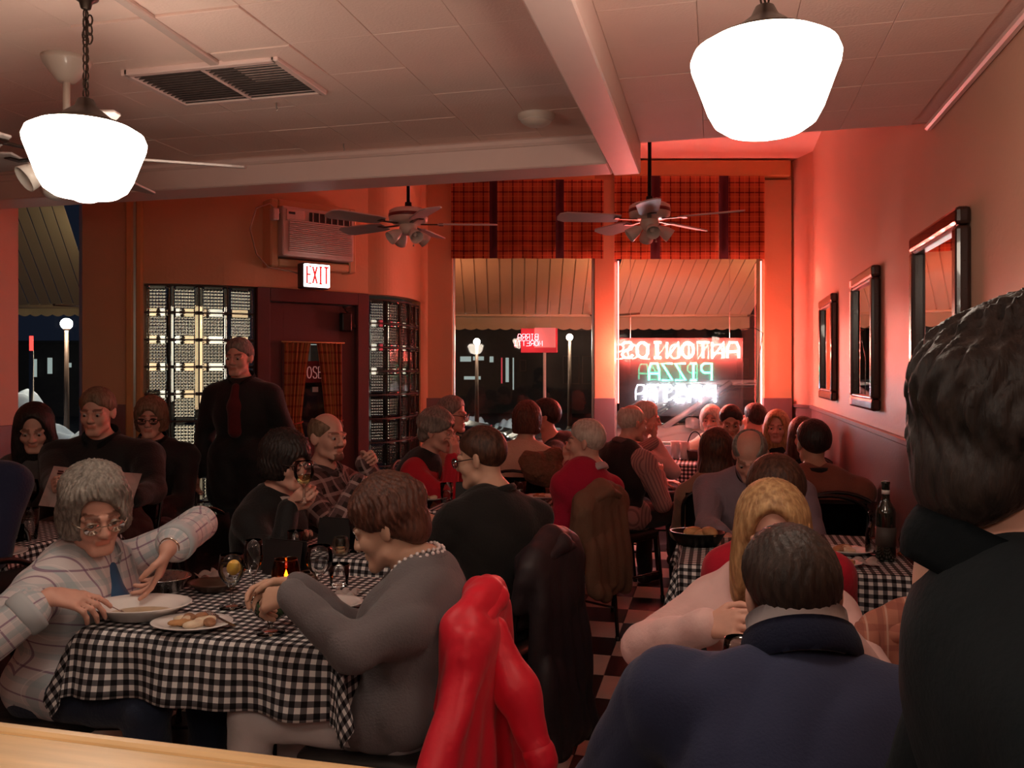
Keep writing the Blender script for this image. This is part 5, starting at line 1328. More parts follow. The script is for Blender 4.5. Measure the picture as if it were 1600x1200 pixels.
# window table by the post
C['vest'] = person('bald man in black vest and striped shirt, seen from behind near the window post', W(988, 662, 5.6), -38, lean=10, slouch=.6, hy=-12, hp=10, skin='pink', hair='balding', hc='white', w=1.2, belly=.6, top='shirt', topm=stripe, plaid=True, vestm=black_c, pants=darkp, collar='shirt', R=dict(p=W(1030, 742, 5.6)), L=dict(p=W(1022, 690, 6.0), dir=X3(0, 0, 1), curl=.8), vox=.0075, eyes=False)
C['chin'] = person('white haired woman in pink top beside the bald man, chin on her hand', W(1010, 655, 6.3), -72, lean=16, hy=-10, hp=8, skin='pink', hair='short', hc='white', w=1.0, topm=pink_b, pants=darkp, R=dict(p=W(1023, 690, 6.2), dir=X3(-.1, 0, 1), curl=1, pole=X3(.2, -.3, -.9)), vox=.008, eyes=False, bust=1)
C['far1'] = person('white haired woman facing the room below the neon sign, mostly hidden', W(1111, 658, 7.25), 172, lean=4, skin='pink', hair='bob', hc='white', w=.95, topm=beige, pants=darkp, vox=.008)
C['far2'] = person('dark haired man looking down below the right end of the neon sign', W(1142, 660, 6.5), 182, lean=8, hp=20, skin='tan', hair='short', hc='black', w=1.05, topm=dkbrown, pants=darkp, vox=.008, collar='shirt')
C['far3'] = person('man with greying dark hair turned away, right of the man looking down', W(1178, 655, 7.0), 40, lean=4, skin='pink', hair='short', hc='dark', w=1.05, topm=dkbrown, pants=darkp, vox=.008, eyes=False)
C['far4'] = person('blond woman in dark top near the window corner, looking left', W(1214, 668, 6.6), 150, lean=4, hy=20, hp=6, skin='pink', hair='long', hc='blond', w=.95, topm=black_w, pants=darkp, vox=.008)
C['far5'] = person('brown haired woman against the mauve wainscot, behind the man in rust sweater', W(1254, 682, 5.95), 165, lean=4, hy=16, hp=6, skin='pink', hair='long', hc='brown', w=.95, topm=black_w, pants=darkp, vox=.008)
C['brunette'] = person('woman with long brown hair down her back, in tan jacket', W(1119, 706, 4.85), 4, lean=3, skin='fair', hair='longback', hc='brown', w=1.0, topm=cloth('tan_jacket', (.26, .16, .11)), pants=darkp, vox=.007, eyes=False)
C['rust'] = person('broad man with short black hair in rust brown sweater, his back turned, by the wall', W(1270, 694, 4.55), 6, lean=6, slouch=.6, hy=10, skin='tan', hair='short', hc='black', w=1.32, topm=rustb, pants=darkp, collar='crew', collarm=black_w, vox=.007, eyes=False)
C['bowed'] = person('balding man in lavender grey sweater with dark collar, head bowed toward the viewer', W(1172, 712, 4.1), 172, lean=12, slouch=.7, hp=38, skin='pink', hair='balding', hc='grey', w=1.3, belly=.6, topm=lav, pants=darkp, collar='stand', collarm=black_w, R=dict(p=W(1128, 835, 3.82)), L=dict(p=W(1235, 835, 3.8)), vox=.0065)
C['brownhead'] = person('brown haired person in red sweater, back turned, behind the blond woman', W(1212, 775, 2.9), 2, lean=6, hp=4, skin='fair', hair='short', hc='brown', hvol=.01, w=1.05, topm=cloth('scarlet_sweater', (.5, .012, .035)), pants=darkp, collar='crew', vox=.0065, eyes=False, pelvis=(.2, 2.84))
C['blond'] = person('blond woman in pale pink blouse looking down, facing the man in navy', W(1207, 834, 2.22), 178, lean=12, slouch=.7, hp=17, skin='pink', hair='long', hc='blond', w=1.0, bust=1, top='blouse', topm=pink_b, pants=darkp, collar='stand',
    R=dict(p=W(1105, 980, 1.98), dir=X3(.7, -.5, .3), palm=X3(.4, .6, -.4), curl=.8, pole=X3(-.9, .1, -.5)), L=dict(p=W(1300, 985, 1.95), dir=X3(-.6, -.5, .2), curl=.8), vox=.0055, pelvis=(.13, 2.46), wrink=.006)
C['navy'] = person('man in navy fleece with white collar, large in the foreground, seen from behind', W(1236, 932, 1.52), 4, lean=20, slouch=.75, neck=.095, headsc=.95, hy=6, hp=10, hr=-4, skin='pink', hair='short', hc='dark', w=1.36, belly=.5, shrug=.025, ck=1.22, topm=navy, pants=darkp, collar='stand', collarm=white_cl, R=dict(p=X3(.36, 1.80, .82)), L=dict(p=X3(-.12, 1.78, .82)), vox=.005, eyes=False, wrink=.006, pelvis=(.15, 1.28))
C['stand'] = person('man standing by the door in black jacket over maroon shirt, hands at his sides', W(373, 560, 5.45), -172, lean=2, slouch=.1, hp=6, skin='pink', hair='short', hc='grey', stand=True, w=1.12, coat=True, top='jacket', topm=black_c, pants=darkp, collar='stand', chest_m=maroon, L='side', R='side', vox=.0075)
C['edge'] = person('dark haired man in dark blue coat at the far left edge, mostly outside the frame', W(-85, 660, 3.25), -150, lean=6, skin='pink', hair='short', hc='dark', w=1.2, coat=True, top='coat', topm=cloth('midnight_blue_coat', (.012, .016, .045)), pants=darkp, vox=.0075, R='lap', L='lap')
# waiting guests on the left
C['young'] = person('young dark haired woman in grey jacket seated at far left, looking down', W(54, 670, 4.5), -158, lean=8, hy=14, hp=22, skin='pink', hair='long', hc='black', w=.95, bust=1, top='jacket', topm=char, pants=darkp, collar='stand', vox=.007, seatz=.46)
C['menu'] = person('large sandy haired man in black jacket holding a menu, seated at left', W(152, 645, 4.45), -168, lean=2, hy=8, hp=10, skin='pink', hair='short', hc='sandy', w=1.42, belly=1, coat=True, top='jacket', topm=black_c, pants=darkp, collar='stand', vox=.0065, seatz=.52,
    R=dict(p=W(92, 765, 4.0), dir=X3(.35, -.7, .3), palm=X3(.7, 0, .3), curl=.8), L=dict(p=W(208, 778, 4.05), dir=X3(-.4, -.7, .2), palm=X3(-.7, 0, .3), curl=.8))
C['coat'] = person('woman with sandy hair and dark glasses in black coat, seated by the glass blocks', W(236, 654, 5.15), -158, lean=4, hy=4, hp=8, skin='pink', hair='bob', hc='sandy', glasses='dark', w=1.15, coat=True, top='coat', topm=black_c, pants=darkp, collar='stand', vox=.007, seatz=.48)
C['near'] = person('dark curly haired person in navy jacket standing very close at the right edge', W(1640, 705, .80), -88, lean=2, hy=4, hp=6, skin='pink', hair='poof', hc='black', hvol=-.006, stand=True, w=.92, sc=.92, coat=True, top='jacket', topm=cloth('dark_teal_navy_jacket', (.008, .013, .017), .9, .12, 130, 0), pants=darkp, neck=.115, collar='stand', vox=.005, L='side', R='side', eyes=False, pelvis=(.50, .77))
SEATS = [('plaid', 'chair of the woman in the plaid shirt'), ('grey', 'chair with the red jacket over its back'), ('wine', 'chair of the woman drinking wine'), ('check', 'chair of the man in flannel'), ('back', 'chair with the long dark coat over its back'),
  ('curl', 'chair of the curly haired woman'), ('specs', 'chair of the man in beige pullover'), ('red', 'chair with the tan coat over its back'), ('cream', 'chair of the woman in cream'), ('lean', 'chair of the woman leaning in'),
  ('vest', 'chair of the bald man in the vest'), ('chin', 'chair of the woman with chin on hand'), ('far1', 'chair of the white haired woman below the neon sign'), ('far2', 'chair of the dark haired man looking down'), ('far3', 'chair of the man turned away by the window'),
  ('far4', 'chair of the blond woman in the window corner'), ('far5', 'chair of the brown haired woman by the wainscot'), ('brunette', 'chair of the woman with hair down her back'), ('rust', 'chair of the broad man in rust sweater'), ('bowed', 'chair of the man with bowed head'),
  ('brownhead', 'chair of the person in red sweater'), ('blond', 'chair of the woman in pink blouse'), ('navy', 'chair of the man in navy fleece'), ('edge', 'chair at the far left edge'), ('young', 'chair of the young woman in grey'), ('menu', 'chair of the man holding the menu'), ('coat', 'chair of the woman in long black coat')]
for k, lab in SEATS: CHAIRS[k] = seat_of(C[k], 'black metal frame ' + lab, back=-.06 if k == 'grey' else 0, face={'back': 75, 'red': 62}.get(k))
chair(.62, 4.32, 182, 'black metal frame chair with arched back, empty, behind the wine bottle table')
CHAIRS['empty'] = chair(.50, 2.62, 8, 'black metal frame chair, empty, with a plaid lined coat over it at right')
chair(-2.12, 2.86, -75, 'black metal frame chair with its back showing behind the plaid shirt shoulder')
# ---------------------------------------------------------------- tables and gingham cloths
table_top_m = mat('dark_laminate', (.03, .02, .018), .45); ped = mat('black_iron_pedestal', (.015, .015, .015), .5, .6)
TZ = .757
def table(x0, x1, y0, y1, label, clabel, o=.19, seed=1):
    cx, cy = (x0 + x1) / 2, (y0 + y1) / 2
    t = thing('dining_table', 'dark topped pedestal table under the cloth, ' + label, 'table', (cx, cy, 0), 0, 'gingham covered dining tables')
    B().box((0, 0, .735), (x1 - x0 - .01, y1 - y0 - .01, .03), bev=.008).build('tabletop', table_top_m, t)
    B().lathe([(.04, .03), (.035, .06), (.035, .68), (.07, .72)], seg=14).build('pedestal', ped, t)
    B().box((0, 0, .02), (.56, .07, .03), bev=.012).box((0, 0, .0215), (.07, .56, .03), bev=.012).build('base', ped, t)
    rr = random.Random(seed); ph = [rr.uniform(0, 6.28) for _ in range(6)]
    w, d = x1 - x0, y1 - y0
    n = max(40, int((w + 2 * o) / .018)); m = max(40, int((d + 2 * o) / .018))
    def fn(s_, r):
        U_ = -o + s_ * (w + 2 * o); V_ = -o + r * (d + 2 * o)
        cu = min(max(U_, 0), w); cv = min(max(V_, 0), d); du, dv = U_ - cu, V_ - cv
        rad = math.hypot(du, dv)
        x, y, z = x0 + cu, y0 + cv, TZ
        if rad > 1e-6:
            nx, ny = du / rad, dv / rad
            al = cu * 1.0 + cv * 1.0
            cor = 2 * abs(nx * ny)
            k = min(1, rad / .05)
            fold = (.016 * math.sin(al * 19 + ph[0]) + .010 * math.sin(al * 31 + ph[1])) * (rad / o) * (1 - .5 * cor)
            hgt = .012 * k + rad * (.10 + .22 * cor) + fold + .03 * cor * math.sin(5 * math.atan2(abs(dv), abs(du))) * rad / o
            x += nx * hgt; y += ny * hgt
            z -= max(0, rad - .012 * k) * (.985 - .07 * cor)
        z += .0006 * math.sin(cu * 40 + ph[2]) * math.sin(cv * 37 + ph[3])
        return Vector((x, y, z))
    c = B().grid(fn, n, m, lambda s_, r: (-o + s_ * (w + 2 * o), -o + r * (d + 2 * o))).build('tablecloth', gingham())
    tag(c, clabel, 'tablecloth', 'gingham tablecloths')
    md = c.modifiers.new('thickness', 'SOLIDIFY'); md.thickness = .0018; md.offset = 1
    return t
table(-1.79, -.99, 2.04, 2.80, 'nearest at left', 'black and white gingham tablecloth on the nearest left table, its corner hanging to a point', .195, 1)
table(-1.75, -1.02, 3.05, 3.78, 'second from the front on the left', 'gingham tablecloth on the second left table, under the black menu stand', .17, 2)
table(-1.52, -.97, 4.22, 4.92, 'third from the front on the left', 'gingham tablecloth on the third left table, beside the person in crimson', .18, 3)
table(-1.95, -1.25, 5.98, 6.62, 'by the left front window', 'gingham tablecloth on the table by the left front window', .17, 4)
table(-3.75, -2.85, 2.82, 3.46, 'at the far left edge', 'gingham tablecloth at the far left edge, under the water tumbler', .17, 5)
table(-.14, .73, 3.27, 4.02, 'against the right wall', 'gingham tablecloth against the right wall, under the wine bottle and candle', .18, 6)
table(-.02, .70, 5.40, 6.05, 'second along the right wall', 'gingham tablecloth on the second table along the right wall, mostly hidden', .16, 7)
table(-.10, .72, 1.62, 2.10, 'in front of the man in navy', 'gingham tablecloth between the man in navy and the blond woman', .15, 8)
table(-.42, .16, 6.80, 7.34, 'under the neon sign', 'gingham tablecloth on the small table under the neon sign', .16, 9)

# ---------------------------------------------------------------- tableware
china = mat('white_china', (.78, .74, .72), .22, var=.03, coat=.4); clearg = clear('drinking_glass', (.93, .94, .94), 1.3)
wine_w = clear('white_wine', (.93, .86, .6), .6); wine_r = mat('red_wine', (.05, .004, .008), .1, var=0); water_m = clear('ice_water', (.86, .88, .9), .9)
sauce = mat('cream_sauce', (.52, .37, .22), .35, var=.3, scale=30, bump=.3, bscale=50); meat = mat('browned_chicken', (.34, .17, .09), .5, var=.35, scale=40, bump=.5)
cheese = mat('melted_cheese', (.72, .58, .42), .4, var=.2, scale=40, bump=.4); crust = mat('bread_crust', (.50, .26, .11), .7, var=.3, scale=25, bump=.4)
fork_m = mat('stainless_cutlery', (.55, .5, .48), .22, 1, var=.03); foil = mat('aluminium_foil', (.75, .74, .73), .22, .95, bump=.9, bscale=22)
napkin_m = mat('white_paper_napkin', (.74, .66, .63), .85, bump=.3, bscale=25); brown_d = mat('brown_stoneware', (.085, .045, .03), .35); black_b = mat('black_menu_board', (.012, .011, .012), .5)
def plate(p, rx, ry, label, rz=0, name='plate', h=.022, food=None, m=None, cat='plate'):
    t = thing(name, label, cat, p, rz)
    B().lathe([(0, .004), (.55, .004), (.62, .006), (.82, h * .75), (1.0, h), (1.005, h + .002), (.98, h + .003), (.80, h * .72 + .005), (.63, .011), (0, .010)], seg=40, sx=rx, sy=ry).build('dish', m or china, t)
    if food:
        rr = random.Random(len(label)); 
        if food == 'sauce': B().lathe([(0, .0185), (.5, .018), (.68, .0165), (.70, .013)], seg=26, sx=rx * .95, sy=ry * .95).build('sauce', sauce, t)
        else:
            for k, (m_, n) in enumerate(((meat, 3), (cheese, 4), (crust, 2)) if food == 'mix' else ((cheese, 1), (crust, 2))):
                for j in range(n):
                    S = Sdf(); a = rr.uniform(0, 6.28); q = rr.uniform(.1, .5)
                    S.el((rx * q * math.cos(a), ry * q * math.sin(a), .018 + .006 * rr.random()), (rr.uniform(.02, .036), rr.uniform(.014, .022), rr.uniform(.007, .012)), np.array(Matrix.Rotation(rr.uniform(0, 3), 3, 'Z'), np.float32))
                    S.post = lambda pp, d: d + wob(pp, 160, .0022, a); V, Q = S.surf(.0035); mesh_obj('food_piece', np_mesh('food', V, Q), m_, t)
    return t
def goblet(p, h, r, label, fill=None, lemon=False, cat='glass', name='wine_glass', lvl=.55, tilt=None, flute=False):
    t = thing(name, label, cat, p)
    st = h * (.42 if not flute else .36); b0 = st; bh = h - st
    prof = [(0, .002), (.034 * (r / .04), .002), (.036 * (r / .04), .004), (.012, .010), (.005, .02), (.0045, st - .012), (.010, st - .003)]
    bowl = [(.012, b0), (r * .62, b0 + bh * .14), (r * .92, b0 + bh * .36), (r, b0 + bh * .55), (r * .93, b0 + bh * .8), (r * .84, b0 + bh)]
    if flute: bowl = [(.010, b0), (r * .7, b0 + bh * .2), (r * .95, b0 + bh * .6), (r * .9, b0 + bh)]
    M = tilt.to_4x4() if tilt is not None else Matrix()
    B().lathe(prof + bowl + [(bowl[-1][0] - .0015, bowl[-1][1])], seg=26).xf(M).build('glass_body', clearg, t)
    if fill:
        ins = [(0, b0 + .003)]; top = b0 + bh * lvl
        for (q, z) in bowl[1:]:
            if z < top: ins.append((q - .003, z))
        rt = ins[-1][0] if len(ins) > 1 else r * .8
        ins += [(max(rt, r * .9 if lvl > .4 else rt) - .002, top), (0, top)]
        B().lathe(ins, seg=22).xf(M).build('drink', fill, t)
    if lemon:
        B().lathe([(0, -.004), (.022, -.004), (.024, 0), (.022, .004), (0, .004)], seg=18, M=Matrix.Rotation(1.3, 4, 'X')).xf(M @ Matrix.Translation((r * .35, -r * .3, b0 + bh * .62))).build('lemon_slice', mat('lemon', (.85, .50, .08), .4, var=.1), t)
    return t
def tumbler(p, h, r, label, fill=None, lvl=.6, ice=False):
    t = thing('tumbler', label, 'glass', p)
    B().lathe([(0, .001), (r * .82, .001), (r * .86, .006), (r, h), (r - .002, h)], seg=22).build('glass_body', clearg, t)
    if fill: B().lathe([(0, .011), (r * .80, .011), (r * (.84 + .12 * lvl) - .003, h * lvl), (0, h * lvl)], seg=20).build('drink', fill, t)
    return t
flame = glow('candle_flame', (1, .50, .12), 40)
def candle(p, label, amber=True, r=.042, h=.085):
    t = thing('candle_holder', label, 'candle', p)
    g = clear('amber_glass', (.80, .36, .10), .9) if amber else clear('frosted_white_glass', (.85, .8, .74), .8, .3)
    B().lathe([(0, .002), (r * .7, .002), (r * .95, h * .3), (r, h * .55), (r * .8, h * .95), (r * .76, h), (r * .74, h), (r * .78, h * .93), (r * .96, h * .55), (0, .008)], seg=22).build('glass_cup', g, t)
    B().lathe([(0, .010), (.018, .010), (.018, .034), (0, .036)], seg=14).build('wax', mat('candle_wax', (.8, .66, .45), .5), t)
    if amber: B().lathe([(0, .038), (.005, .043), (.006, .050), (.003, .060), (0, .068)], seg=10).build('flame', flame, t)
    return t
def cutlery(p0, p1, label, kind='fork'):
    p0, p1 = Vector(p0), Vector(p1); d = (p1 - p0); L_ = d.length; x = d.normalized(); y = Vector((0, 0, 1)).cross(x).normalized(); z = x.cross(y)
    M = Matrix((( *x, 0), (*y, 0), (*z, 0), (0, 0, 0, 1))).transposed(); M.translation = p0
    t = thing(kind, label, kind, p0)
    B().box((L_ * .33, 0, .0), (L_ * .62, .009, .0028), bev=.001).xf(M).build('handle', fork_m, t, world=True)
    if kind == 'fork':
        b = B().box((L_ * .70, 0, .0), (L_ * .14, .020, .0025), bev=.001).xf(M); b.build('fork_head', fork_m, t, world=True)
        for k in range(4): B().box((L_ * .88, -.008 + k * .0053, .002), (L_ * .24, .0024, .0018), bev=.0005).xf(M).build('tine', fork_m, t, world=True)
    else: B().prism([(L_ * .62, -.008), (L_ * .95, -.010), (L_, -.002), (L_ * .95, .006), (L_ * .62, .006)], -.001, .001).xf(M).build('blade', fork_m, t, world=True)
    return t
def napkin(p, s_, label, seed=0):
    rr = random.Random(seed); ph = [rr.uniform(0, 6) for _ in range(4)]
    b = B().grid(lambda a, r: Vector(((a - .5) * s_ * (1 + .2 * math.sin(5 * r + ph[0])), (r - .5) * s_ * (1 + .2 * math.sin(4 * a + ph[1])), .012 + .018 * abs(math.sin(7 * a + ph[2]) * math.sin(6 * r + ph[3])))), 16, 16, thick=.002)
    o = b.build('napkin', napkin_m); o.location = p; tag(o, label, 'napkin'); return o
def menu_stand(p, w, h, rz, label):
    t = thing('menu_stand', label, 'menu', p, rz)
    for s_ in (-1, 1): B().box((0, s_ * .022, h / 2), (w, .004, h), rot=Matrix.Rotation(s_ * .16, 3, 'X'), bev=.001).build('panel', black_b, t)
    return t
def on(u, v): return WZ(u, v, TZ + .002)
# nearest left table
plate(on(220, 966), .150, .105, 'large white oval pasta bowl with cream sauce, in front of the woman in plaid', .25, 'serving_bowl', .045, 'sauce', cat='bowl')
plate(on(300, 982), .118, .085, 'oval white plate of half eaten food, nearest the table edge', .15, 'dinner_plate', .02, 'mix')
t = thing('foil_tray', 'crimped aluminium takeaway tray at the left hand of the woman in plaid', 'tray', on(250, 922))
B().lathe([(0, .004), (.075, .004), (.10, .045), (.108, .047), (.108, .049), (.098, .048), (.073, .007), (0, .007)], seg=44, sx=1.0, sy=.8).build('tray_wall', foil, t)
B().lathe([(0, .016), (.05, .018), (.078, .014)], seg=20, sx=1, sy=.8).build('leftovers', meat, t)
plate(on(331, 924), .085, .065, 'small brown stoneware dish behind the water goblet', 0, 'side_dish', .03, m=brown_d, cat='dish')
napkin(on(338, 905), .11, 'crumpled white paper napkin behind the brown dish', 1)
goblet(on(362, 950), .168, .042, 'goblet of ice water with a lemon slice on the nearest left table', water_m, True, lvl=.75, name='water_goblet')
goblet(on(396, 931), .185, .032, 'tall empty wine glass behind the lemon water goblet', name='wine_glass')
candle(on(447, 921), 'amber glass candle burning on the nearest left table', True, .05, .105)
plate(on(427, 932), .05, .05, 'small white bowl of olives by the amber candle', 0, 'small_bowl', .045, 'mix', cat='bowl')
candle(on(481, 931), 'pale frosted candle cup left of the second water goblet', False, .035, .08)
goblet(on(499, 931), .165, .045, 'half full water goblet right of the frosted candle cup', water_m, False, lvl=.5, name='water_goblet')
tumbler(on(530, 915), .075, .036, 'short dark tumbler behind the white pizza plate')
plate(on(517, 950), .105, .08, 'white plate with a pizza crust beside the grey sweater sleeve', .1, 'dinner_plate', .02, 'pizza')
napkin(on(541, 934), .09, 'folded white napkin on the edge of the pizza plate table side', 3)
t = goblet(on(423, 990), .09, .045, 'round goblet of green drink held by the woman in grey sweater', mat('green_drink', (.07, .13, .06), .1, var=.2), False, lvl=.9, name='green_drink_glass')
menu_stand(on(447, 897), .17, .125, -.2, 'black menu stand on the far edge of the nearest left table')
cutlery(W(148, 934, 2.40), W(202, 962, 2.46), 'fork in the right hand of the woman in plaid')
cutlery(on(368, 990) + Vector((0, 0, .02)), on(322, 971) + Vector((0, 0, .03)), 'fork resting on the half eaten plate')
# second left table
menu_stand(on(526, 860), .15, .135, -.1, 'black menu stand on the second left table behind the auburn hair')
candle(on(532, 868), 'white candle cup before the black menu stand on the second left table', False, .036, .075)
tumbler(on(462, 868), .10, .034, 'clear tumbler on the second left table near the woman with wine', water_m, .3)
goblet(W(475, 785, 3.42), .17, .042, 'glass of white wine raised to the lips of the black haired woman', wine_w, False, lvl=.4)
cutlery(W(650, 816, 3.75), W(675, 800, 3.8), 'fork held by the man in black sweater')
goblet(on(560, 862), .16, .04, 'empty wine glass on the second left table beside the menu stand')
# third left table
plate(on(668, 782), .12, .10, 'white plate on the third left table below the red sleeve', 0, 'dinner_plate', .02, 'pizza')
napkin(on(655, 770), .16, 'white paper place mat crumpled on the third left table', 5)
tumbler(on(698, 785), .11, .038, 'tall water tumbler on the third left table', water_m, .6)
goblet(on(676, 775), .16, .038, 'small wine glass standing before the woman in the black vest')
candle(on(690, 768), 'glowing candle on the third left table near the red sleeve', True, .04, .08)
plate(on(850, 780), .11, .08, 'white oval plate before the person in crimson sweater', 0, 'dinner_plate', .02, 'mix')
tumbler(on(813, 778), .10, .036, 'tumbler with bright reflections on the third left table, behind the man in black', water_m, .5)
menu_stand(on(735, 790), .16, .13, .1, 'black menu stand on the third left table behind the man in black sweater')
cutlery(on(835, 772), on(872, 775), 'knife beside the white oval plate', 'knife')
# far left table
tumbler(on(45, 842), .135, .042, 'tall tumbler of ice water on the far left table', water_m, .7)
goblet(on(47, 808), .19, .042, 'glass of dark red wine on the far left table', wine_r, False, lvl=.45)
napkin(on(12, 845), .13, 'crumpled white napkin at the left edge of the picture', 8)
plate(on(-10, 870), .13, .11, 'white plate at the left edge of the picture below the napkin', 0, 'dinner_plate', .02)
t = thing('menu', 'large white menu sheet held by the sandy haired man', 'menu', W(125, 755, 3.98))
mp_ = mat('white_menu_paper', (.70, .58, .54), .75)
q0, q1, q2 = W(84, 728, 3.98), W(222, 740, 4.02), W(60, 790, 3.90)
b = B().grid(lambda a, r: q0 + (q1 - q0) * a + (q2 - q0) * r + Vector((0, -.012 * math.sin(math.pi * a), 0)), 8, 4, thick=.002); b.build('sheet', mp_, t, world=True)
b = B(); ea, eb = (q1 - q0), (q2 - q0)
for (a, r, w_) in ((.10, .12, .06), (.10, .18, .06)): b.tube([q0 + ea * a + eb * r + Vector((0, -.016, .004)), q0 + ea * (a + w_) + eb * r + Vector((0, -.018, .004))], .004, 5)
b.build('printed_emblem', mat('dark_red_print', (.08, .01, .01), .6), t, world=True)
# right wall table
plate(on(1325, 866), .10, .075, 'white oval plate on the right wall table before the bottle', 0, 'dinner_plate', .02, 'mix')
plate(on(1312, 886), .085, .06, 'nearest white side plate with crusts on the right wall table', .2, 'side_plate', .018, 'pizza')
napkin(on(1352, 884), .10, 'crumpled napkin left of the wine bottle', 11)
t = thing('wine_bottle', 'dark wine bottle with a pale neck label on the right wall table', 'bottle', on(1384, 876))
B().lathe([(0, .004), (.034, .002), (.0375, .01), (.0375, .185), (.034, .205), (.018, .232), (.0145, .245), (.0145, .30), (.016, .302), (.016, .31), (.012, .312), (0, .312)], seg=24).build('bottle_body', mat('dark_green_bottle', (.008, .014, .009), .08, var=.1, coat=1), t)
B().lathe([(.0150, .262), (.0156, .262), (.0156, .278), (.0150, .278)], seg=20).build('neck_band', napkin_m, t)
B().lathe([(.0377, .06), (.038, .06), (.038, .135), (.0377, .135)], seg=24).build('label', mat('dark_wine_label', (.06, .05, .045), .6), t)
t = thing('carafe', 'clear half full carafe standing left of the wine bottle', 'carafe', on(1369, 868))
B().lathe([(0, .003), (.04, .003), (.043, .02), (.040, .09), (.026, .13), (.024, .15), (.032, .175), (.030, .175), (.022, .15), (.038, .09), (.040, .02), (0, .008)], seg=22).build('glass_body', clearg, t)
B().lathe([(0, .01), (.038, .012), (.038, .07), (0, .07)], seg=20).build('drink', water_m, t)
candle(on(1421, 862), 'amber candle burning on the right wall table', True, .042, .08)
napkin(on(1404, 868), .07, 'small folded napkin between the bottle and the candle', 12)
goblet(on(1452, 890), .17, .045, 'wine glass with pink drink at the right end of the wall table', mat('pink_drink', (.5, .16, .2), .2, var=.1), False, lvl=.6)
t = thing('bread_basket', 'black oval basket holding bread on the left end of the right wall table', 'basket', on(1090, 852))
B().lathe([(0, .004), (.085, .004), (.115, .055), (.12, .06), (.112, .06), (.082, .012), (0, .010)], seg=30, sx=1.0, sy=.7).build('basket_wall', black_metal, t)
for k, (dx, dy, a) in enumerate(((.03, .0, .2), (-.02, .02, .9), (.05, -.02, 2.0))):
    S = Sdf(); S.el((dx, dy, .045 + .008 * k), (.05, .03, .024), np.array(Matrix.Rotation(a, 3, 'Z'), np.float32)); S.post = lambda pp, d: d + wob(pp, 90, .002); V, Q = S.surf(.005); mesh_obj('bread_roll', np_mesh('bread', V, Q), crust, t)
# in front of the man in navy and by the window
goblet(X3(.05, 1.88, TZ + .002), .16, .04, 'water goblet in front of the man in navy, hidden behind him', water_m, False, lvl=.6)
plate(X3(.22, 1.82, TZ + .002), .12, .10, 'dinner plate between the man in navy and the blond woman', 0, 'dinner_plate', .02, 'mix')
for k, (u, v, zc, lab) in enumerate(((1056, 722, 7.1, 'bright cup on the small window table, left one'), (1070, 723, 7.05, 'bright cup on the small window table, right one'))):
    p = W(u, v, zc); t = thing('cup', lab, 'cup', (p.x, p.y, TZ + .002))
    B().lathe([(0, .002), (.035, .002), (.045, .15), (.043, .15), (.033, .008), (0, .008)], seg=20).build('cup_body', mat('white_plastic_cup', (.7, .66, .66), .3), t)
    B().lathe([(0, .10), (.041, .10)], seg=16).build('drink', wine_r, t)
p = W(1086, 722, 7.0); t = thing('basket', 'small arched handle basket on the window table', 'basket', (p.x, p.y, TZ + .002))
B().lathe([(0, .003), (.055, .003), (.07, .08), (.066, .08), (.05, .01), (0, .01)], seg=20).build('basket_wall', dkbrown, t)
B().tube([Vector((.066 * math.cos(a), 0, .07 + .17 * math.sin(a))) for a in [math.pi * k / 14 for k in range(15)]], .005, 6).build('handle', black_metal, t)

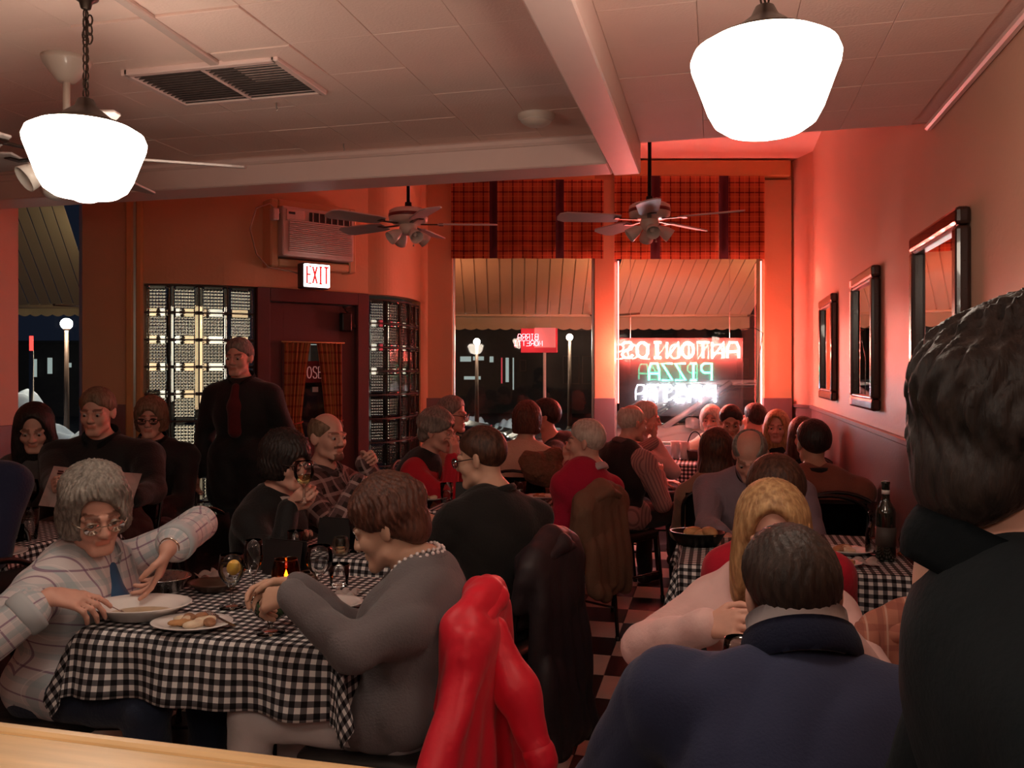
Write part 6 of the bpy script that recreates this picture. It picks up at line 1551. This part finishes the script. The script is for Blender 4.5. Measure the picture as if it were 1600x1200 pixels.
# ---------------------------------------------------------------- coats over chair backs
def coat(name, label, prims, m, vox=.008, amp=.006, parts=(), freq=24):
    S = Sdf()
    for p in prims: S.rc(p[0], p[1], p[2], p[3], k=p[4] if len(p) > 4 else .05)
    S.post = lambda p, d: d + wob(p, freq, amp, 1.1) + wob(p, freq * 2.2, amp * .45, 2.2)
    V, Q = S.surf(vox); o = mesh_obj(name, np_mesh(name, V, Q), m); tag(o, label, 'coat')
    for nm, pr, mm in parts:
        S = Sdf()
        for p in pr: S.rc(p[0], p[1], p[2], p[3], k=.04)
        S.post = lambda p, d: d + wob(p, freq, amp, 4.1); V, Q = S.surf(vox); mesh_obj(nm, np_mesh(nm, V, Q), mm, o)
    return o
red_j = mat('scarlet_nylon_shell', (.74, .008, .03), .48, var=.08, scale=8, bump=.35, bscale=18, sheen=.1)
def hung(name, label, ch, m, zlow, flare, thick=.05, vox=.008, amp=.009, sleeves=(1, 1), sink=.0, ztop=.875, freq=22, cuffs=False, fwd=(0, 0), xr=.15):
    """a coat over the back of chair ch, in the chair's own frame (x across, -y behind, z up)"""
    M = Matrix.Translation(ch.location) @ Matrix.Rotation(ch.rotation_euler[2], 4, 'Z')
    q = lambda x, y, z: M @ Vector((x, y, z))
    S = Sdf(); y0 = -.275
    S.rc(q(-.16, y0, ztop - .085), q(0, y0, ztop - .012), .042, .046, k=.07); S.rc(q(.16, y0, ztop - .085), q(0, y0, ztop - .012), .042, .046, k=.07)
    arcp = [q(-.20 * math.cos(a), -.264 - .012 * math.sin(a), min(.76 + .115 * math.sin(a), ztop)) for a in [math.pi * k / 8 for k in range(9)]]
    arcp = [q(-.20, -.24, .66)] + arcp + [q(.20, -.24, .66)]
    for a, b_ in zip(arcp, arcp[1:]): S.rc(a, b_, .027, .027, k=.035)
    S.bx(q(0, y0 + .005, ztop - .17), (.165, .030, .14), np.array(M.to_3x3(), np.float32), .03, k=.05)
    nk_ = 9
    for k in range(nk_):
        t_ = k / (nk_ - 1); x = -.165 + (.165 + xr) * t_; f = -1 + (2 if xr > .1 else 1.25) * t_
        yb = y0 - .045 + (fwd[0] if f < 0 else fwd[1]) * abs(f); r_ = thick * (.62 if k % 2 else .80)
        xe = x + f * flare
        S.rc(q(x, y0 - .015, ztop - .05 - .42 * max(0, abs(x) - .03)), q(xe, yb - (.02 if k % 2 == 0 else 0), zlow + .03 * math.sin(2.1 * k)), r_ * .85, r_ * 1.25, k=.030)
    for x in (-.14, 0, .14): S.rc(q(x, y0 + .05, ztop - .06), q(x, y0 + .075, ztop - .28), .032, .03, k=.05)
    S.post = lambda p, d: d + wob(p, freq, amp * .5, 1.1) + crease(p * np.array((1, 1, .45), np.float32), amp * 1.6, freq * 1.3, 2.0)
    V, Q = S.surf(vox); o = mesh_obj(name, np_mesh(name, V, Q), m); tag(o, label, 'coat')
    for sg, on_ in ((-1, sleeves[0]), (1, sleeves[1])):
        if not on_: continue
        S = Sdf(); a = q(sg * .17, y0 - .01, ztop - .06); b_ = q(sg * (.25 + flare * .55), y0 - .075, ztop - .30); c_ = q(sg * (.27 + flare * .9), y0 - .10, ztop - .30 - on_)
        S.rc(a, b_, .045, .055, k=.04); S.rc(b_, c_, .055, .043, k=.04)
        S.post = lambda p, d: d + crease(p, amp * 1.3, freq * 1.6, 4.0); V, Q = S.surf(vox); mesh_obj('sleeve', np_mesh('sleeve', V, Q), m, o)
        if cuffs:
            dv_ = (c_ - b_).normalized(); S = Sdf(); S.rc(c_ - dv_ * .005, c_ + dv_ * .012, .046, .045, k=.01); V, Q = S.surf(vox); mesh_obj('cuff', np_mesh('cuff', V, Q), m, o)
    S = Sdf(); S.rc(q(-.10, y0 - .03, ztop - .045), q(0, y0 - .035, ztop - .012), .026, .034, k=.03); S.rc(q(0, y0 - .035, ztop - .012), q(.10, y0 - .03, ztop - .045), .034, .026, k=.03); V, Q = S.surf(vox); mesh_obj('collar', np_mesh('collar', V, Q), m, o)
    return o
hung('red_jacket', 'bright scarlet jacket hung over a chair back in the foreground, one sleeve hanging', CHAIRS['grey'], red_j, .20, .34, .062, .0062, .010, (0, 0), fwd=(.16, -.03), xr=.06, ztop=.872, freq=20)
rj = bpy.data.objects['red_jacket']
S = Sdf(); pa, pb, pc_ = W(772, 985, 2.30), W(808, 1080, 2.26), W(838, 1165, 2.22)
S.rc(pa, pb, .040, .052, k=.05); S.rc(pb, pc_, .052, .044, k=.05); S.post = lambda p, d: d + crease(p, .008, 26, 3.0)
V, Q = S.surf(.0062); mesh_obj('sleeve', np_mesh('sleeve', V, Q), red_j, rj)
dv_ = (pc_ - pb).normalized(); S = Sdf(); S.rc(pc_ + dv_ * .02, pc_ + dv_ * .040, .0455, .044, k=.01); V, Q = S.surf(.0062); mesh_obj('cuff', np_mesh('cuff', V, Q), red_j, rj)
dark_n = mat('dark_aubergine_down', (.022, .014, .018), .55, var=.2, scale=12, bump=.4, bscale=16)
hung('long_coat', 'long dark padded coat hung over the chair of the man in black sweater', CHAIRS['back'], dark_n, .17, .0, .055, .0085, .011, (0, 0))
tan_c = mat('tan_wool_coat', (.20, .105, .065), .9, var=.15, scale=14, bump=.3, bscale=80)
hung('tan_coat', 'tan wool coat hung over the chair of the person in crimson', CHAIRS['red'], tan_c, .36, -.02, .045, .010, .010, (0, 0))
coat('fur_trimmed_coat', 'brown fur trimmed coat bundled on the chair behind the woman in cream', [
    (W(826, 722, 5.15), W(868, 712, 5.2), .06, .05), (W(835, 735, 5.15), W(860, 740, 5.15), .08, .08)], mat('brown_fur', (.15, .07, .04), .95, var=.4, scale=50, bump=1.0, bscale=70), .010, .014, freq=40)
hung('lined_coat', 'rust coat with pale plaid lining draped over an empty chair at right', CHAIRS['empty'], plaidmat('rust_plaid_lining', (.42, .17, .12), [(0, .05, 0, .3, (.26, .09, .07), .6), (2, .05, .2, .3, (.28, .09, .07), .6), (0, .05, .6, .1, (.6, .42, .34), .6)], attr='position'), .30, .02, .055, .009, .010, (.15, 0))
# pearls of the woman in grey
g_ = C['grey']; nbv = Vector(g_['nb'].tolist()); 
HRm = g_['HR']; ax = Vector((g_['D']).tolist()); fw_ = Vector(g_['Fw'].tolist()); rt_ = Vector(g_['Rt'].tolist())
nk = thing('beaded_necklace', 'double strand of pale beads round the neck of the woman in grey sweater', 'necklace', nbv)
bead = None
for row in range(2):
    n = 30
    for k in range(n):
        a = 2 * math.pi * k / n; rr_ = g_['rw'] * 1.05 + .008 * row
        p = g_['CM'] @ Vector((rr_ * math.cos(a), rr_ * 1.1 * math.sin(a),   .012 - .013 * row + .030 * abs(math.cos(a)) - .02 * max(0, math.sin(a))))
        if bead is None: bead = B().ball((0, 0, 0), .0062, 8).mesh('bead'); bead.materials.append(mat('pearl_bead', (.75, .66, .66), .18, var=.05, coat=1))
        o = bpy.data.objects.new('bead', bead); COL.objects.link(o); o.parent = nk; o.location = p - nbv
p_ = C['plaid']['hands']['L']; w_ = Vector(p_['w'].tolist()); dv = Vector(p_['d'].tolist())
ar = (w_ - Vector(p_['e'].tolist())).normalized(); u_ = ar.orthogonal().normalized(); v_ = ar.cross(u_)
tag(B().tube([w_ - ar * .012 + (u_ * math.cos(a) + v_ * math.sin(a)) * .031 for a in [2 * math.pi * k / 20 for k in range(20)]], .003, 6, closed=True).build('bracelet', mat('silver_bracelet', (.7, .6, .5), .2, 1)), 'thin silver bracelet on the left wrist of the woman in plaid', 'bracelet')
